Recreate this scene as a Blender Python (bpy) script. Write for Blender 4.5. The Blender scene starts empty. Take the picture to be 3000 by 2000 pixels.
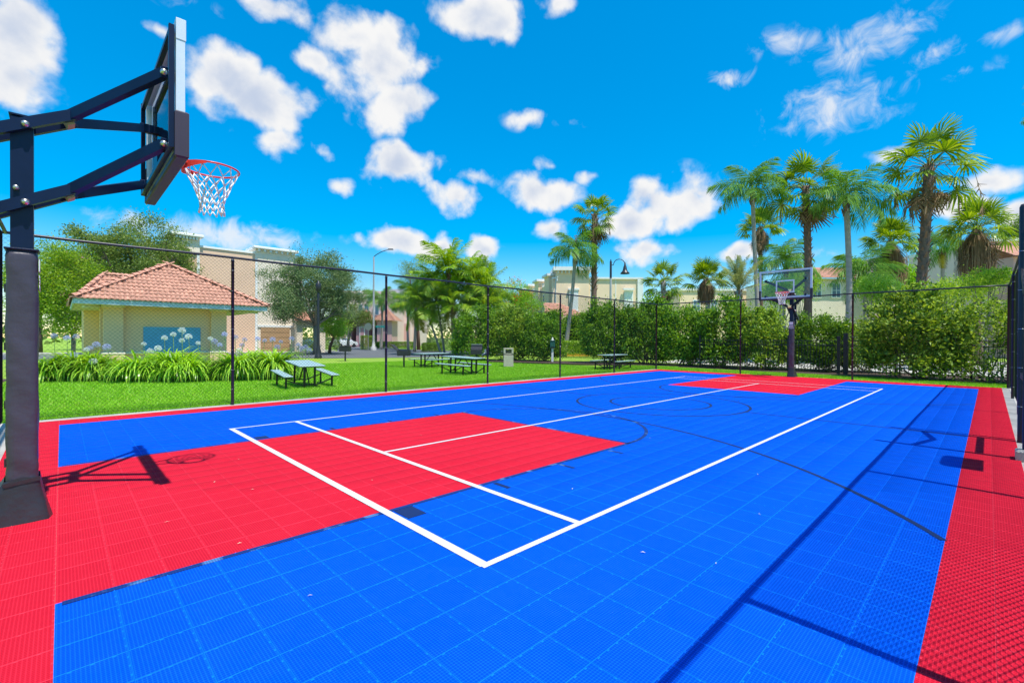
import bpy, math, random
import numpy as np
from mathutils import Matrix, Vector
rng = np.random.default_rng(11)
random.seed(5)
R = math.radians
scene = bpy.context.scene
COL = scene.collection

# ------------------------------------------------------------------ camera
CAM_P = np.array((-1.88303, -2.20071, 1.42271))
FW = np.array((0.69694, 0.717112, -0.004989))
RT = np.array((0.717129, -0.696926, 0.004464))
UP = np.cross(RT, FW)
cd = bpy.data.cameras.new('camera')
cam = bpy.data.objects.new('camera', cd)
COL.objects.link(cam)
cd.sensor_width = 36.0
cd.sensor_fit = 'HORIZONTAL'
cd.lens = 1358.8 / 3000 * 36
cd.clip_start = 0.05
cd.clip_end = 3000
m = Matrix.Identity(4)
for i in range(3):
    m[i][0], m[i][1], m[i][2], m[i][3] = RT[i], UP[i], -FW[i], CAM_P[i]
cam.matrix_world = m
scene.camera = cam

def pt(x, y, d):
    """point of the place seen at (x, y) of a 2352 px wide survey print, d metres ahead of the camera"""
    f = 1065.3
    return CAM_P + d * (FW + (x - 1176) / f * RT - (y - 784) / f * UP)

def gp(x, d):
    p = pt(x, 780, d)
    return float(p[0]), float(p[1])

# ------------------------------------------------------------------ sun, exposure
SUN_EL = R(66.7)
SUN_DIR = np.array((-0.045 * math.cos(SUN_EL), -math.cos(SUN_EL), math.sin(SUN_EL)))   # towards the sun
SUN_DIR /= np.linalg.norm(SUN_DIR)
sl = bpy.data.lights.new('sun', 'SUN')
sl.energy = 4.2
sl.angle = R(0.53)
sl.color = (1.0, 0.955, 0.88)
sun = bpy.data.objects.new('sun', sl)
COL.objects.link(sun)
sun.rotation_euler = Vector(SUN_DIR).to_track_quat('Z', 'Y').to_euler()
sun.location = (0, -20, 40)

vs = scene.view_settings
vs.view_transform = 'Standard'
vs.look = 'None'
vs.gamma = 1.0
vs.use_curve_mapping = False
vs.exposure = 0.5

# ------------------------------------------------------------------ world: Nishita sky with cumulus
w = bpy.data.worlds.new('World')
scene.world = w
w.use_nodes = True
nt = w.node_tree
nt.nodes.clear()
N = nt.nodes.new
L = nt.links.new

def mth(op, a, b=None, c=None, clamp=False):
    n = N('ShaderNodeMath')
    n.operation = op
    n.use_clamp = clamp
    for i, v in enumerate((a, b, c)):
        if v is None:
            continue
        if isinstance(v, (int, float)):
            n.inputs[i].default_value = v
        else:
            L(v, n.inputs[i])
    return n.outputs[0]

sky = N('ShaderNodeTexSky')
sky.sky_type = 'NISHITA'
sky.sun_disc = False
sky.sun_elevation = SUN_EL
sky.sun_rotation = math.atan2(SUN_DIR[0], SUN_DIR[1])
sky.altitude = 20
sky.air_density = 1.1
sky.dust_density = 0.0
sky.ozone_density = 4.0
hs = N('ShaderNodeHueSaturation')
hs.inputs['Hue'].default_value = 0.499
hs.inputs['Saturation'].default_value = 2.3
hs.inputs['Value'].default_value = 1.78
gm = N('ShaderNodeGamma')
gm.inputs['Gamma'].default_value = 0.62
L(sky.outputs[0], gm.inputs['Color'])
L(gm.outputs[0], hs.inputs['Color'])
bg = N('ShaderNodeBackground')
bg.inputs['Strength'].default_value = 0.145
L(hs.outputs[0], bg.inputs['Color'])

tc = N('ShaderNodeTexCoord')
dirv = tc.outputs['Generated']
def noise(vec, scale, detail=6.0, rough=0.55, dist=0.0):
    n = N('ShaderNodeTexNoise')
    n.inputs['Scale'].default_value = scale
    n.inputs['Detail'].default_value = detail
    n.inputs['Roughness'].default_value = rough
    n.inputs['Distortion'].default_value = dist
    L(vec, n.inputs['Vector'])
    return n.outputs
# slow domain warp so that the cloud edges billow
wn = noise(dirv, 7.0, 3.0, 0.5)
warp = N('ShaderNodeVectorMath'); warp.operation = 'MULTIPLY_ADD'
L(wn['Color'], warp.inputs[0]); warp.inputs[1].default_value = (0.05, 0.05, 0.05)
sub = N('ShaderNodeVectorMath'); sub.operation = 'ADD'
L(dirv, sub.inputs[0]); sub.inputs[1].default_value = (-0.025, -0.025, -0.025)
L(sub.outputs[0], warp.inputs[2])
wd = warp.outputs[0]

# cumulus puffs: (x, y) on the survey print, half sizes, strength
PUFFS = [
 (15, 95, 125, 150, 1.0), (40, 190, 75, 70, .8),
 (520, 180, 105, 95, 1.0), (605, 245, 130, 95, 1.05), (625, 320, 80, 45, .8),
 (800, 75, 90, 75, 1.0), (865, 150, 135, 120, 1.15), (905, 235, 110, 75, .95), (650, 18, 105, 42, .7), (715, 135, 62, 40, .6),
 (1105, 38, 115, 55, .85), (1280, 12, 80, 32, .6),
 (1207, 268, 55, 24, .55), (1318, 270, 75, 36, .65),
 (925, 385, 95, 52, .85), (1045, 455, 72, 52, .9), (1078, 398, 75, 26, .5), (745, 350, 58, 26, .6), (780, 425, 36, 26, .5),
 (1248, 440, 92, 50, .95), (1275, 374, 48, 22, .45), (1370, 392, 52, 20, .4),
 (1545, 475, 125, 85, 1.05), (1450, 512, 85, 50, .9), (1490, 575, 95, 36, .75), (1615, 440, 72, 36, .6), (1270, 525, 40, 26, .55),
 (925, 552, 115, 45, 1.0), (1000, 572, 75, 32, .9), (1112, 578, 56, 34, .9),
 (2268, 405, 72, 36, .85), (2185, 468, 75, 40, .8), (2040, 350, 48, 28, .5), (1712, 585, 75, 26, .7), (2335, 490, 40, 36, .7),
 (365, 70, 40, 16, .4),
]
WISPS = [(1820, 92, 85, 30, .5), (1990, 95, 140, 70, .62), (2170, 118, 85, 36, .52), (1900, 245, 150, 72, .62),
         (1668, 180, 60, 18, .6), (2050, 200, 60, 40, .35), (2300, 75, 50, 26, .4), (2220, 175, 60, 22, .4),
         (520, 545, 240, 42, .8), (330, 520, 120, 30, .5), (430, 15, 60, 14, .2), (1840, 590, 90, 16, .5), (2300, 430, 80, 16, .4)]
# the sky goes on out of view: unseen puffs added to whiten fill light
for k in range(30):
    az = random.uniform(0, 360)
    PUFFS.append(('dir', az, random.uniform(12, 78), random.uniform(.08, .2), random.uniform(.05, .13), random.uniform(.7, 1.1)))

def puff_field(items, vec):
    acc = None
    for it in items:
        if it[0] == 'dir':
            _, az, el, rx, ry, amp = it
            c = np.array((math.cos(R(az)) * math.cos(R(el)), math.sin(R(az)) * math.cos(R(el)), math.sin(R(el))))
            if c @ FW > 0.45:
                continue
        else:
            x, y, px, py, amp = it
            v = pt(x, y, 1.0) - CAM_P
            k = 1 / (1065.3 * np.linalg.norm(v))
            rx, ry = px * k, py * k
            c = v / np.linalg.norm(v)
        a1 = np.cross((0, 0, 1.0), c); a1 /= np.linalg.norm(a1)
        a2 = np.cross(c, a1)
        M3 = Matrix(((a1[0], a2[0], c[0]), (a1[1], a2[1], c[1]), (a1[2], a2[2], c[2])))
        mp = N('ShaderNodeMapping')
        mp.vector_type = 'TEXTURE'
        mp.inputs['Rotation'].default_value = M3.to_euler('XYZ')
        mp.inputs['Scale'].default_value = (rx, ry, 1e5)
        L(vec, mp.inputs['Vector'])
        ln = N('ShaderNodeVectorMath'); ln.operation = 'LENGTH'
        L(mp.outputs[0], ln.inputs[0])
        v = mth('MULTIPLY_ADD', ln.outputs['Value'], -amp * 1.25, amp * 1.25)
        acc = v if acc is None else mth('MAXIMUM', acc, v)
    return acc
fld = puff_field(PUFFS, wd)
wis = puff_field(WISPS, wd)
def cloud_noise(vec):
    n1 = noise(vec, 13.0, 10.0, 0.56, 0.15)['Fac']
    nb = noise(vec, 6.5, 4.0, 0.55, 0.0)['Fac']
    return mth('ADD', mth('MULTIPLY_ADD', n1, 2.1, -1.05), mth('MULTIPLY_ADD', nb, 1.4, -0.76))
den = mth('ADD', fld, cloud_noise(dirv))
mr = N('ShaderNodeMapRange'); mr.interpolation_type = 'SMOOTHSTEP'
mr.inputs['From Min'].default_value = -0.02; mr.inputs['From Max'].default_value = 0.60
L(den, mr.inputs['Value'])
inside = N('ShaderNodeMapRange'); inside.inputs['From Min'].default_value = -0.3; inside.inputs['From Max'].default_value = 0.05
L(fld, inside.inputs['Value'])
alpha1 = mth('MULTIPLY', mr.outputs[0], inside.outputs[0])
n2 = noise(dirv, 24.0, 6.0, 0.62, 0.6)['Fac']
den2 = mth('ADD', wis, mth('MULTIPLY_ADD', n2, 2.4, -1.3))
mr2 = N('ShaderNodeMapRange'); mr2.interpolation_type = 'SMOOTHSTEP'
mr2.inputs['From Min'].default_value = -0.05; mr2.inputs['From Max'].default_value = 1.0
L(den2, mr2.inputs['Value'])
ins2 = N('ShaderNodeMapRange'); ins2.inputs['From Min'].default_value = -0.25; ins2.inputs['From Max'].default_value = 0.25
L(wis, ins2.inputs['Value'])
alpha2 = mth('MULTIPLY', mth('MULTIPLY', mr2.outputs[0], ins2.outputs[0]), 0.8)
alpha = mth('MAXIMUM', alpha1, alpha2)
# how much cloud lies above each point of a cloud: lit tops, shaded bases
def shifted(vec, dz):
    v = N('ShaderNodeVectorMath'); v.operation = 'ADD'; L(vec, v.inputs[0]); v.inputs[1].default_value = (0, 0, dz); return v.outputs[0]
den_up = mth('ADD', mth('MULTIPLY', fld, 0.8), cloud_noise(shifted(dirv, 0.028)))
core = N('ShaderNodeMapRange'); core.inputs['From Min'].default_value = 0.15; core.inputs['From Max'].default_value = 1.25
core.interpolation_type = 'SMOOTHSTEP'
L(den_up, core.inputs['Value'])
cm = N('ShaderNodeMix'); cm.data_type = 'RGBA'
cm.inputs['A'].default_value = (1.0, 1.0, 1.0, 1); cm.inputs['B'].default_value = (0.60, 0.69, 0.86, 1)
L(core.outputs[0], cm.inputs['Factor'])
bg2 = N('ShaderNodeBackground'); bg2.inputs['Strength'].default_value = 0.66
L(cm.outputs['Result'], bg2.inputs['Color'])
mx = N('ShaderNodeMixShader')
L(alpha, mx.inputs[0]); L(bg.outputs[0], mx.inputs[1]); L(bg2.outputs[0], mx.inputs[2])
wo = N('ShaderNodeOutputWorld')
L(mx.outputs[0], wo.inputs[0])

# ------------------------------------------------------------------ helpers
def tag(o, label=None, cat=None, group=None, kind=None):
    if label: o['label'] = label
    if cat: o['category'] = cat
    if group: o['group'] = group
    if kind: o['kind'] = kind
    return o

def empty(name, loc=(0, 0, 0), rz=0.0, label=None, cat=None, group=None, kind=None):
    o = bpy.data.objects.new(name, None)
    o.empty_display_size = 0.2
    COL.objects.link(o)
    o.location = loc
    o.rotation_euler = (0, 0, rz)
    return tag(o, label, cat, group, kind)

def link(name, me, parent=None, loc=None, rot=None, scale=None):
    o = bpy.data.objects.new(name, me)
    COL.objects.link(o)
    if parent is not None: o.parent = parent
    if loc is not None: o.location = loc
    if rot is not None: o.rotation_euler = rot
    if scale is not None: o.scale = scale
    return o

def npmesh(name, V, Fa, mats, smooth=False, midx=None):
    """fast mesh from numpy: V (n,3), Fa (m,k) with one k"""
    V = np.ascontiguousarray(V, dtype=np.float32)
    Fa = np.ascontiguousarray(Fa, dtype=np.int32)
    me = bpy.data.meshes.new(name)
    me.vertices.add(len(V)); me.vertices.foreach_set('co', V.ravel())
    mm, k = Fa.shape
    me.loops.add(mm * k); me.loops.foreach_set('vertex_index', Fa.ravel())
    me.polygons.add(mm)
    me.polygons.foreach_set('loop_start', np.arange(0, mm * k, k, dtype=np.int32))
    me.polygons.foreach_set('loop_total', np.full(mm, k, dtype=np.int32))
    if smooth: me.polygons.foreach_set('use_smooth', np.ones(mm, dtype=bool))
    for mt in (mats if isinstance(mats, (list, tuple)) else [mats]): me.materials.append(mt)
    if midx is not None: me.polygons.foreach_set('material_index', np.asarray(midx, dtype=np.int32))
    me.update(calc_edges=True)
    return me

class MB:
    def __init__(s): s.v = []; s.f = []; s.sm = []
    def add(s, vs, fs, smooth=False):
        o = len(s.v)
        s.v += [tuple(map(float, q)) for q in vs]
        s.f += [tuple(i + o for i in q) for q in fs]
        s.sm += [smooth] * len(fs)
        return s
    def box(s, c, d, rz=0.0, rot=None, bev=0.0):
        hx, hy, hz = d[0] / 2, d[1] / 2, d[2] / 2
        M3 = rot if rot is not None else Matrix.Rotation(rz, 3, 'Z')
        if bev <= 0:
            P = [(x, y, z) for z in (-hz, hz) for (x, y) in ((-hx, -hy), (hx, -hy), (hx, hy), (-hx, hy))]
            Fs = [(3, 2, 1, 0), (4, 5, 6, 7), (0, 1, 5, 4), (1, 2, 6, 5), (2, 3, 7, 6), (3, 0, 4, 7)]
        else:
            b = min(bev, hx * .9, hy * .9, hz * .9)
            rings = [(-hz, b), (-hz + b, 0), (hz - b, 0), (hz, b)]
            P = []
            for z, i in rings:
                P += [(-hx + i, -hy + i, z), (hx - i, -hy + i, z), (hx - i, hy - i, z), (-hx + i, hy - i, z)]
            Fs = [(3, 2, 1, 0), (12, 13, 14, 15)]
            for r in range(3):
                for k in range(4):
                    Fs.append((r * 4 + k, r * 4 + (k + 1) % 4, r * 4 + 4 + (k + 1) % 4, r * 4 + 4 + k))
        s.add([M3 @ Vector(q) + Vector(c) for q in P], Fs)
        return s
    def bar(s, a, b, wdt, hgt, up=(0, 0, 1)):
        a = Vector(a); b = Vector(b); d = b - a
        x = d.normalized(); u = Vector(up)
        y = u.cross(x)
        if y.length < 1e-5: y = Vector((0, 1, 0)).cross(x)
        y.normalize(); z = x.cross(y)
        M3 = Matrix((x, y, z)).transposed()
        return s.box((a + b) / 2, (d.length, wdt, hgt), rot=M3)
    def tube(s, pts, r, n=8, cap=True, closed=False, smooth=True):
        P = [Vector(q) for q in pts]
        k = len(P)
        rr = r if isinstance(r, (list, tuple, np.ndarray)) else [r] * k
        vs = []; prev = None
        for i in range(k):
            if closed: t = P[(i + 1) % k] - P[i - 1]
            else: t = P[min(i + 1, k - 1)] - P[max(i - 1, 0)]
            t.normalize()
            if prev is None:
                u = Vector((0, 0, 1)) if abs(t.z) < .9 else Vector((1, 0, 0))
                a = u.cross(t).normalized()
            else:
                a = prev - t * prev.dot(t)
                if a.length < 1e-6: a = t.orthogonal()
                a.normalize()
            prev = a
            b = t.cross(a)
            for j in range(n):
                th = 2 * math.pi * j / n
                vs.append(P[i] + (a * math.cos(th) + b * math.sin(th)) * rr[i])
        fs = []
        for i in range(k if closed else k - 1):
            for j in range(n):
                i2 = (i + 1) % k
                fs.append((i * n + j, i * n + (j + 1) % n, i2 * n + (j + 1) % n, i2 * n + j))
        s.add(vs, fs, smooth)
        if cap and not closed:
            o = len(s.v) - len(vs)
            s.f.append(tuple(o + j for j in reversed(range(n)))); s.sm.append(False)
            s.f.append(tuple(o + (k - 1) * n + j for j in range(n))); s.sm.append(False)
        return s
    def lathe(s, prof, n=16, c=(0, 0, 0), smooth=True):
        vs = []
        for r, z in prof:
            for j in range(n):
                th = 2 * math.pi * j / n
                vs.append((c[0] + r * math.cos(th), c[1] + r * math.sin(th), c[2] + z))
        fs = [(i * n + j, i * n + (j + 1) % n, (i + 1) * n + (j + 1) % n, (i + 1) * n + j) for i in range(len(prof) - 1) for j in range(n)]
        return s.add(vs, fs, smooth)
    def prism(s, poly, z0, z1):
        k = len(poly)
        vs = [(x, y, z0) for x, y in poly] + [(x, y, z1) for x, y in poly]
        fs = [tuple(reversed(range(k))), tuple(range(k, 2 * k))] + [(i, (i + 1) % k, k + (i + 1) % k, k + i) for i in range(k)]
        return s.add(vs, fs)
    def sphere(s, c, r, n=10, mm=6, sc=(1, 1, 1)):
        prof = [(math.sin(math.pi * i / mm) * r, -math.cos(math.pi * i / mm) * r) for i in range(mm + 1)]
        o = len(s.v)
        s.lathe(prof, n)
        for i in range(o, len(s.v)):
            q = s.v[i]; s.v[i] = (c[0] + q[0] * sc[0], c[1] + q[1] * sc[1], c[2] + q[2] * sc[2])
        return s
    def mesh(s, name, mat):
        me = bpy.data.meshes.new(name)
        me.from_pydata(s.v, [], s.f)
        me.polygons.foreach_set('use_smooth', s.sm)
        for mt in (mat if isinstance(mat, (list, tuple)) else [mat]): me.materials.append(mt)
        me.update()
        return me
    def build(s, name, mat, parent=None, loc=None, rot=None):
        return link(name, s.mesh(name, mat), parent, loc, rot)

# ------------------------------------------------------------------ materials
def newmat(name):
    mt = bpy.data.materials.new(name)
    mt.use_nodes = True
    t = mt.node_tree
    b = t.nodes['Principled BSDF']
    return mt, t, b

def mat(name, col, rough=0.6, var=0.12, scale=6.0, metal=0.0, spec=0.5, bump=0.0, bscale=40.0, coord='Object', rnd=0.0, coat=0.0):
    mt, t, b = newmat(name)
    b.inputs['Roughness'].default_value = rough
    b.inputs['Metallic'].default_value = metal
    b.inputs['Specular IOR Level'].default_value = spec
    if coat: b.inputs['Coat Weight'].default_value = coat
    tcn = t.nodes.new('ShaderNodeTexCoord')
    nz = t.nodes.new('ShaderNodeTexNoise')
    nz.inputs['Scale'].default_value = scale
    nz.inputs['Detail'].default_value = 6
    nz.inputs['Roughness'].default_value = 0.6
    t.links.new(tcn.outputs[coord], nz.inputs['Vector'])
    cr = t.nodes.new('ShaderNodeValToRGB')
    c = np.array(col)
    cr.color_ramp.elements[0].position = 0.3; cr.color_ramp.elements[1].position = 0.7
    cr.color_ramp.elements[0].color = tuple(np.clip(c * (1 - var), 0, 1)) + (1,)
    cr.color_ramp.elements[1].color = tuple(np.clip(c * (1 + var), 0, 1)) + (1,)
    t.links.new(nz.outputs['Fac'], cr.inputs['Fac'])
    out = cr.outputs['Color']
    if rnd:
        oi = t.nodes.new('ShaderNodeObjectInfo')
        h = t.nodes.new('ShaderNodeHueSaturation')
        mr_ = t.nodes.new('ShaderNodeMapRange')
        mr_.inputs['To Min'].default_value = 1 - rnd; mr_.inputs['To Max'].default_value = 1 + rnd
        t.links.new(oi.outputs['Random'], mr_.inputs['Value'])
        t.links.new(mr_.outputs[0], h.inputs['Value'])
        t.links.new(out, h.inputs['Color'])
        out = h.outputs[0]
    t.links.new(out, b.inputs['Base Color'])
    if bump:
        n2_ = t.nodes.new('ShaderNodeTexNoise')
        n2_.inputs['Scale'].default_value = bscale; n2_.inputs['Detail'].default_value = 5
        t.links.new(tcn.outputs[coord], n2_.inputs['Vector'])
        bp = t.nodes.new('ShaderNodeBump')
        bp.inputs['Strength'].default_value = bump; bp.inputs['Distance'].default_value = 0.02
        t.links.new(n2_.outputs['Fac'], bp.inputs['Height'])
        t.links.new(bp.outputs[0], b.inputs['Normal'])
    return mt

def leafmat(name, c1, c2, rough=0.42, trans=0.32, spec=0.5, obj_var=0.12):
    """leaves: each face island has its own tone; light passes through"""
    mt, t, b = newmat(name)
    ge = t.nodes.new('ShaderNodeNewGeometry')
    cr = t.nodes.new('ShaderNodeValToRGB')
    cr.color_ramp.elements[0].color = tuple(c1) + (1,); cr.color_ramp.elements[1].color = tuple(c2) + (1,)
    t.links.new(ge.outputs['Random Per Island'], cr.inputs['Fac'])
    oi = t.nodes.new('ShaderNodeObjectInfo')
    h = t.nodes.new('ShaderNodeHueSaturation')
    mr_ = t.nodes.new('ShaderNodeMapRange')
    mr_.inputs['To Min'].default_value = 1 - obj_var; mr_.inputs['To Max'].default_value = 1 + obj_var
    t.links.new(oi.outputs['Random'], mr_.inputs['Value'])
    t.links.new(mr_.outputs[0], h.inputs['Value']); t.links.new(cr.outputs[0], h.inputs['Color'])
    t.links.new(h.outputs[0], b.inputs['Base Color'])
    b.inputs['Roughness'].default_value = rough
    b.inputs['Specular IOR Level'].default_value = spec
    tr = t.nodes.new('ShaderNodeBsdfTranslucent')
    h2 = t.nodes.new('ShaderNodeHueSaturation')
    h2.inputs['Hue'].default_value = 0.485; h2.inputs['Value'].default_value = 1.5; h2.inputs['Saturation'].default_value = 1.1
    t.links.new(h.outputs[0], h2.inputs['Color']); t.links.new(h2.outputs[0], tr.inputs['Color'])
    ms = t.nodes.new('ShaderNodeMixShader'); ms.inputs[0].default_value = trans
    o = t.nodes['Material Output']
    t.links.new(b.outputs[0], ms.inputs[1]); t.links.new(tr.outputs[0], ms.inputs[2]); t.links.new(ms.outputs[0], o.inputs[0])
    return mt

def glassmat(name, tint=(0.96, 0.99, 1.0), ior=1.45):
    mt = bpy.data.materials.new(name); mt.use_nodes = True
    t = mt.node_tree; t.nodes.clear()
    tr = t.nodes.new('ShaderNodeBsdfTransparent'); tr.inputs[0].default_value = tuple(tint) + (1,)
    gl = t.nodes.new('ShaderNodeBsdfGlossy'); gl.inputs['Roughness'].default_value = 0.02
    fr = t.nodes.new('ShaderNodeFresnel'); fr.inputs[0].default_value = ior
    ms = t.nodes.new('ShaderNodeMixShader'); o = t.nodes.new('ShaderNodeOutputMaterial')
    t.links.new(fr.outputs[0], ms.inputs[0]); t.links.new(tr.outputs[0], ms.inputs[1]); t.links.new(gl.outputs[0], ms.inputs[2])
    t.links.new(ms.outputs[0], o.inputs[0])
    return mt

# ------------------------------------------------------------------ ground
def sm(t):
    t = np.clip(t, 0, 1); return t * t * (3 - 2 * t)
def zg(x, y):
    x = np.asarray(x, float); y = np.asarray(y, float)
    z = -0.1 * sm((y - 9.3) / 2.2) * (1 - sm((y - 16) / 10)) * (1 - sm((x - 17) / 6)) * sm((x + 14) / 6)
    z = z - 0.025
    inside = (x > -2.55) & (x < 18.9) & (y > -2.65) & (y < 9.1)
    return np.where(inside, -0.12, z)

def lawn_mat():
    mt, t, b = newmat('lawn')
    tcn = t.nodes.new('ShaderNodeTexCoord')
    n1 = t.nodes.new('ShaderNodeTexNoise'); n1.inputs['Scale'].default_value = 0.55; n1.inputs['Detail'].default_value = 5
    n2 = t.nodes.new('ShaderNodeTexNoise'); n2.inputs['Scale'].default_value = 22; n2.inputs['Detail'].default_value = 8; n2.inputs['Roughness'].default_value = .7
    for n in (n1, n2): t.links.new(tcn.outputs['Object'], n.inputs['Vector'])
    c1 = t.nodes.new('ShaderNodeValToRGB')
    e = c1.color_ramp.elements
    e[0].position = .3; e[0].color = (.13, .30, .02, 1); e[1].position = .72; e[1].color = (.42, .56, .08, 1)
    mixf = t.nodes.new('ShaderNodeMath'); mixf.operation = 'MULTIPLY_ADD'; mixf.inputs[1].default_value = .55
    t.links.new(n2.outputs['Fac'], mixf.inputs[0])
    m2 = t.nodes.new('ShaderNodeMath'); m2.operation = 'MULTIPLY'; m2.inputs[1].default_value = .45
    t.links.new(n1.outputs['Fac'], m2.inputs[0]); t.links.new(m2.outputs[0], mixf.inputs[2])
    t.links.new(mixf.outputs[0], c1.inputs['Fac']); t.links.new(c1.outputs[0], b.inputs['Base Color'])
    b.inputs['Roughness'].default_value = .8; b.inputs['Specular IOR Level'].default_value = .2
    bp = t.nodes.new('ShaderNodeBump'); bp.inputs['Strength'].default_value = .9; bp.inputs['Distance'].default_value = .05
    t.links.new(n2.outputs['Fac'], bp.inputs['Height']); t.links.new(bp.outputs[0], b.inputs['Normal'])
    return mt
M_LAWN = lawn_mat()
gx = np.unique(np.concatenate([[-900, -400, -200, -100, -60, -40, -30, -20], np.arange(-14, 24.1, 1.0), [-2.56, -2.54, 18.89, 18.91, 30, 40, 60, 100, 200, 400, 900]]))
gy = np.unique(np.concatenate([[-900, -400, -200, -100, -60, -30, -15, -8, -5, -3], np.arange(-2, 28.1, .8), [-2.66, -2.64, 9.09, 9.11, 9.3, 32, 40, 60, 100, 200, 400, 900]]))
XX, YY = np.meshgrid(gx, gy, indexing='ij')
V = np.stack([XX, YY, zg(XX, YY)], -1).reshape(-1, 3)
ny = len(gy)
ii, jj = np.meshgrid(np.arange(len(gx) - 1), np.arange(ny - 1), indexing='ij')
a = (ii * ny + jj).ravel()
tag(link('lawn_ground', npmesh('lawn_ground', V, np.stack([a, a + ny, a + ny + 1, a + 1], -1), M_LAWN, True)), 'bright green mown lawn around the court', 'lawn', kind='structure')

M_CONC = mat('concrete', (.40, .375, .34), .85, .22, 1.5, bump=.3, bscale=60)
M_CONC_L = mat('concrete_light', (.46, .435, .39), .85, .12, 1.2, bump=.2, bscale=50)
M_ASPH = mat('asphalt', (.125, .135, .15), .9, .18, 3.0, bump=.3, bscale=80)
M_MULCH = mat('mulch', (.075, .05, .035), .95, .45, 9.0, bump=.8, bscale=30)
slab = MB().box((8.17, 3.245, -.157), (21.56, 11.93, .288))
tag(slab.build('court_slab', M_CONC), 'concrete slab edge under the court and fence', 'slab', kind='structure')

def sheet(name, poly, z, mt, label, cat):
    o = MB().prism(poly, -.06, z).build(name, mt)
    return tag(o, label, cat, kind='structure')
near = [(-30, 50), (-10, 44), (0, 38.5), (8, 33.8), (13, 30.4), (18, 28.2), (24, 28.4), (31, 29.6), (60, 31)]
sheet('road', near + [(60, 39), (40, 38.5), (33.5, 40), (30.5, 44.5), (32, 56), (44, 78), (37, 82), (25, 60), (20.5, 49), (14, 43.5), (0, 50), (-30, 62)], .004, M_ASPH, 'grey asphalt street beyond the lawn', 'road')
sheet('pavement', [(-30, 62.3), (0, 50.2), (14, 43.7), (20.3, 49.2), (19.0, 50.2), (13.6, 46.0), (0, 52.5), (-30, 65)], .11, M_CONC_L, 'pale concrete pavement on the far side of the street', 'pavement')
sheet('kerb', [(33.4, 40.3), (40, 38.8), (60, 39.3), (60, 39.9), (40.2, 39.4), (33.8, 40.8)], .12, M_CONC_L, 'concrete kerb under the palm clump', 'kerb')
sheet('car_park', [(24.6, -60), (25.2, 12.6), (40, 14.6), (60, -60)], .006, M_CONC_L, 'pale concrete car park behind the hedge', 'pavement')
sheet('planting_bed', [(20.6, -2.6), (20.9, 2), (21.6, 6), (21.6, 11), (19.6, 15), (17.8, 20.4), (19.5, 21.2), (22, 17), (24.5, 12), (24.5, -6), (20.6, -6)], .0, M_MULCH, 'dark mulch strip under the hedge', 'bed')
sheet('flower_bed', [(-8, 21.4), (-1.7, 20.4), (1.0, 19.2), (4.4, 18.4), (5.8, 20.4), (5, 22.3), (-3, 22.6), (-8, 22.9)], -.07, M_MULCH, 'mulched flower bed in front of the pavilion', 'bed')

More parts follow.
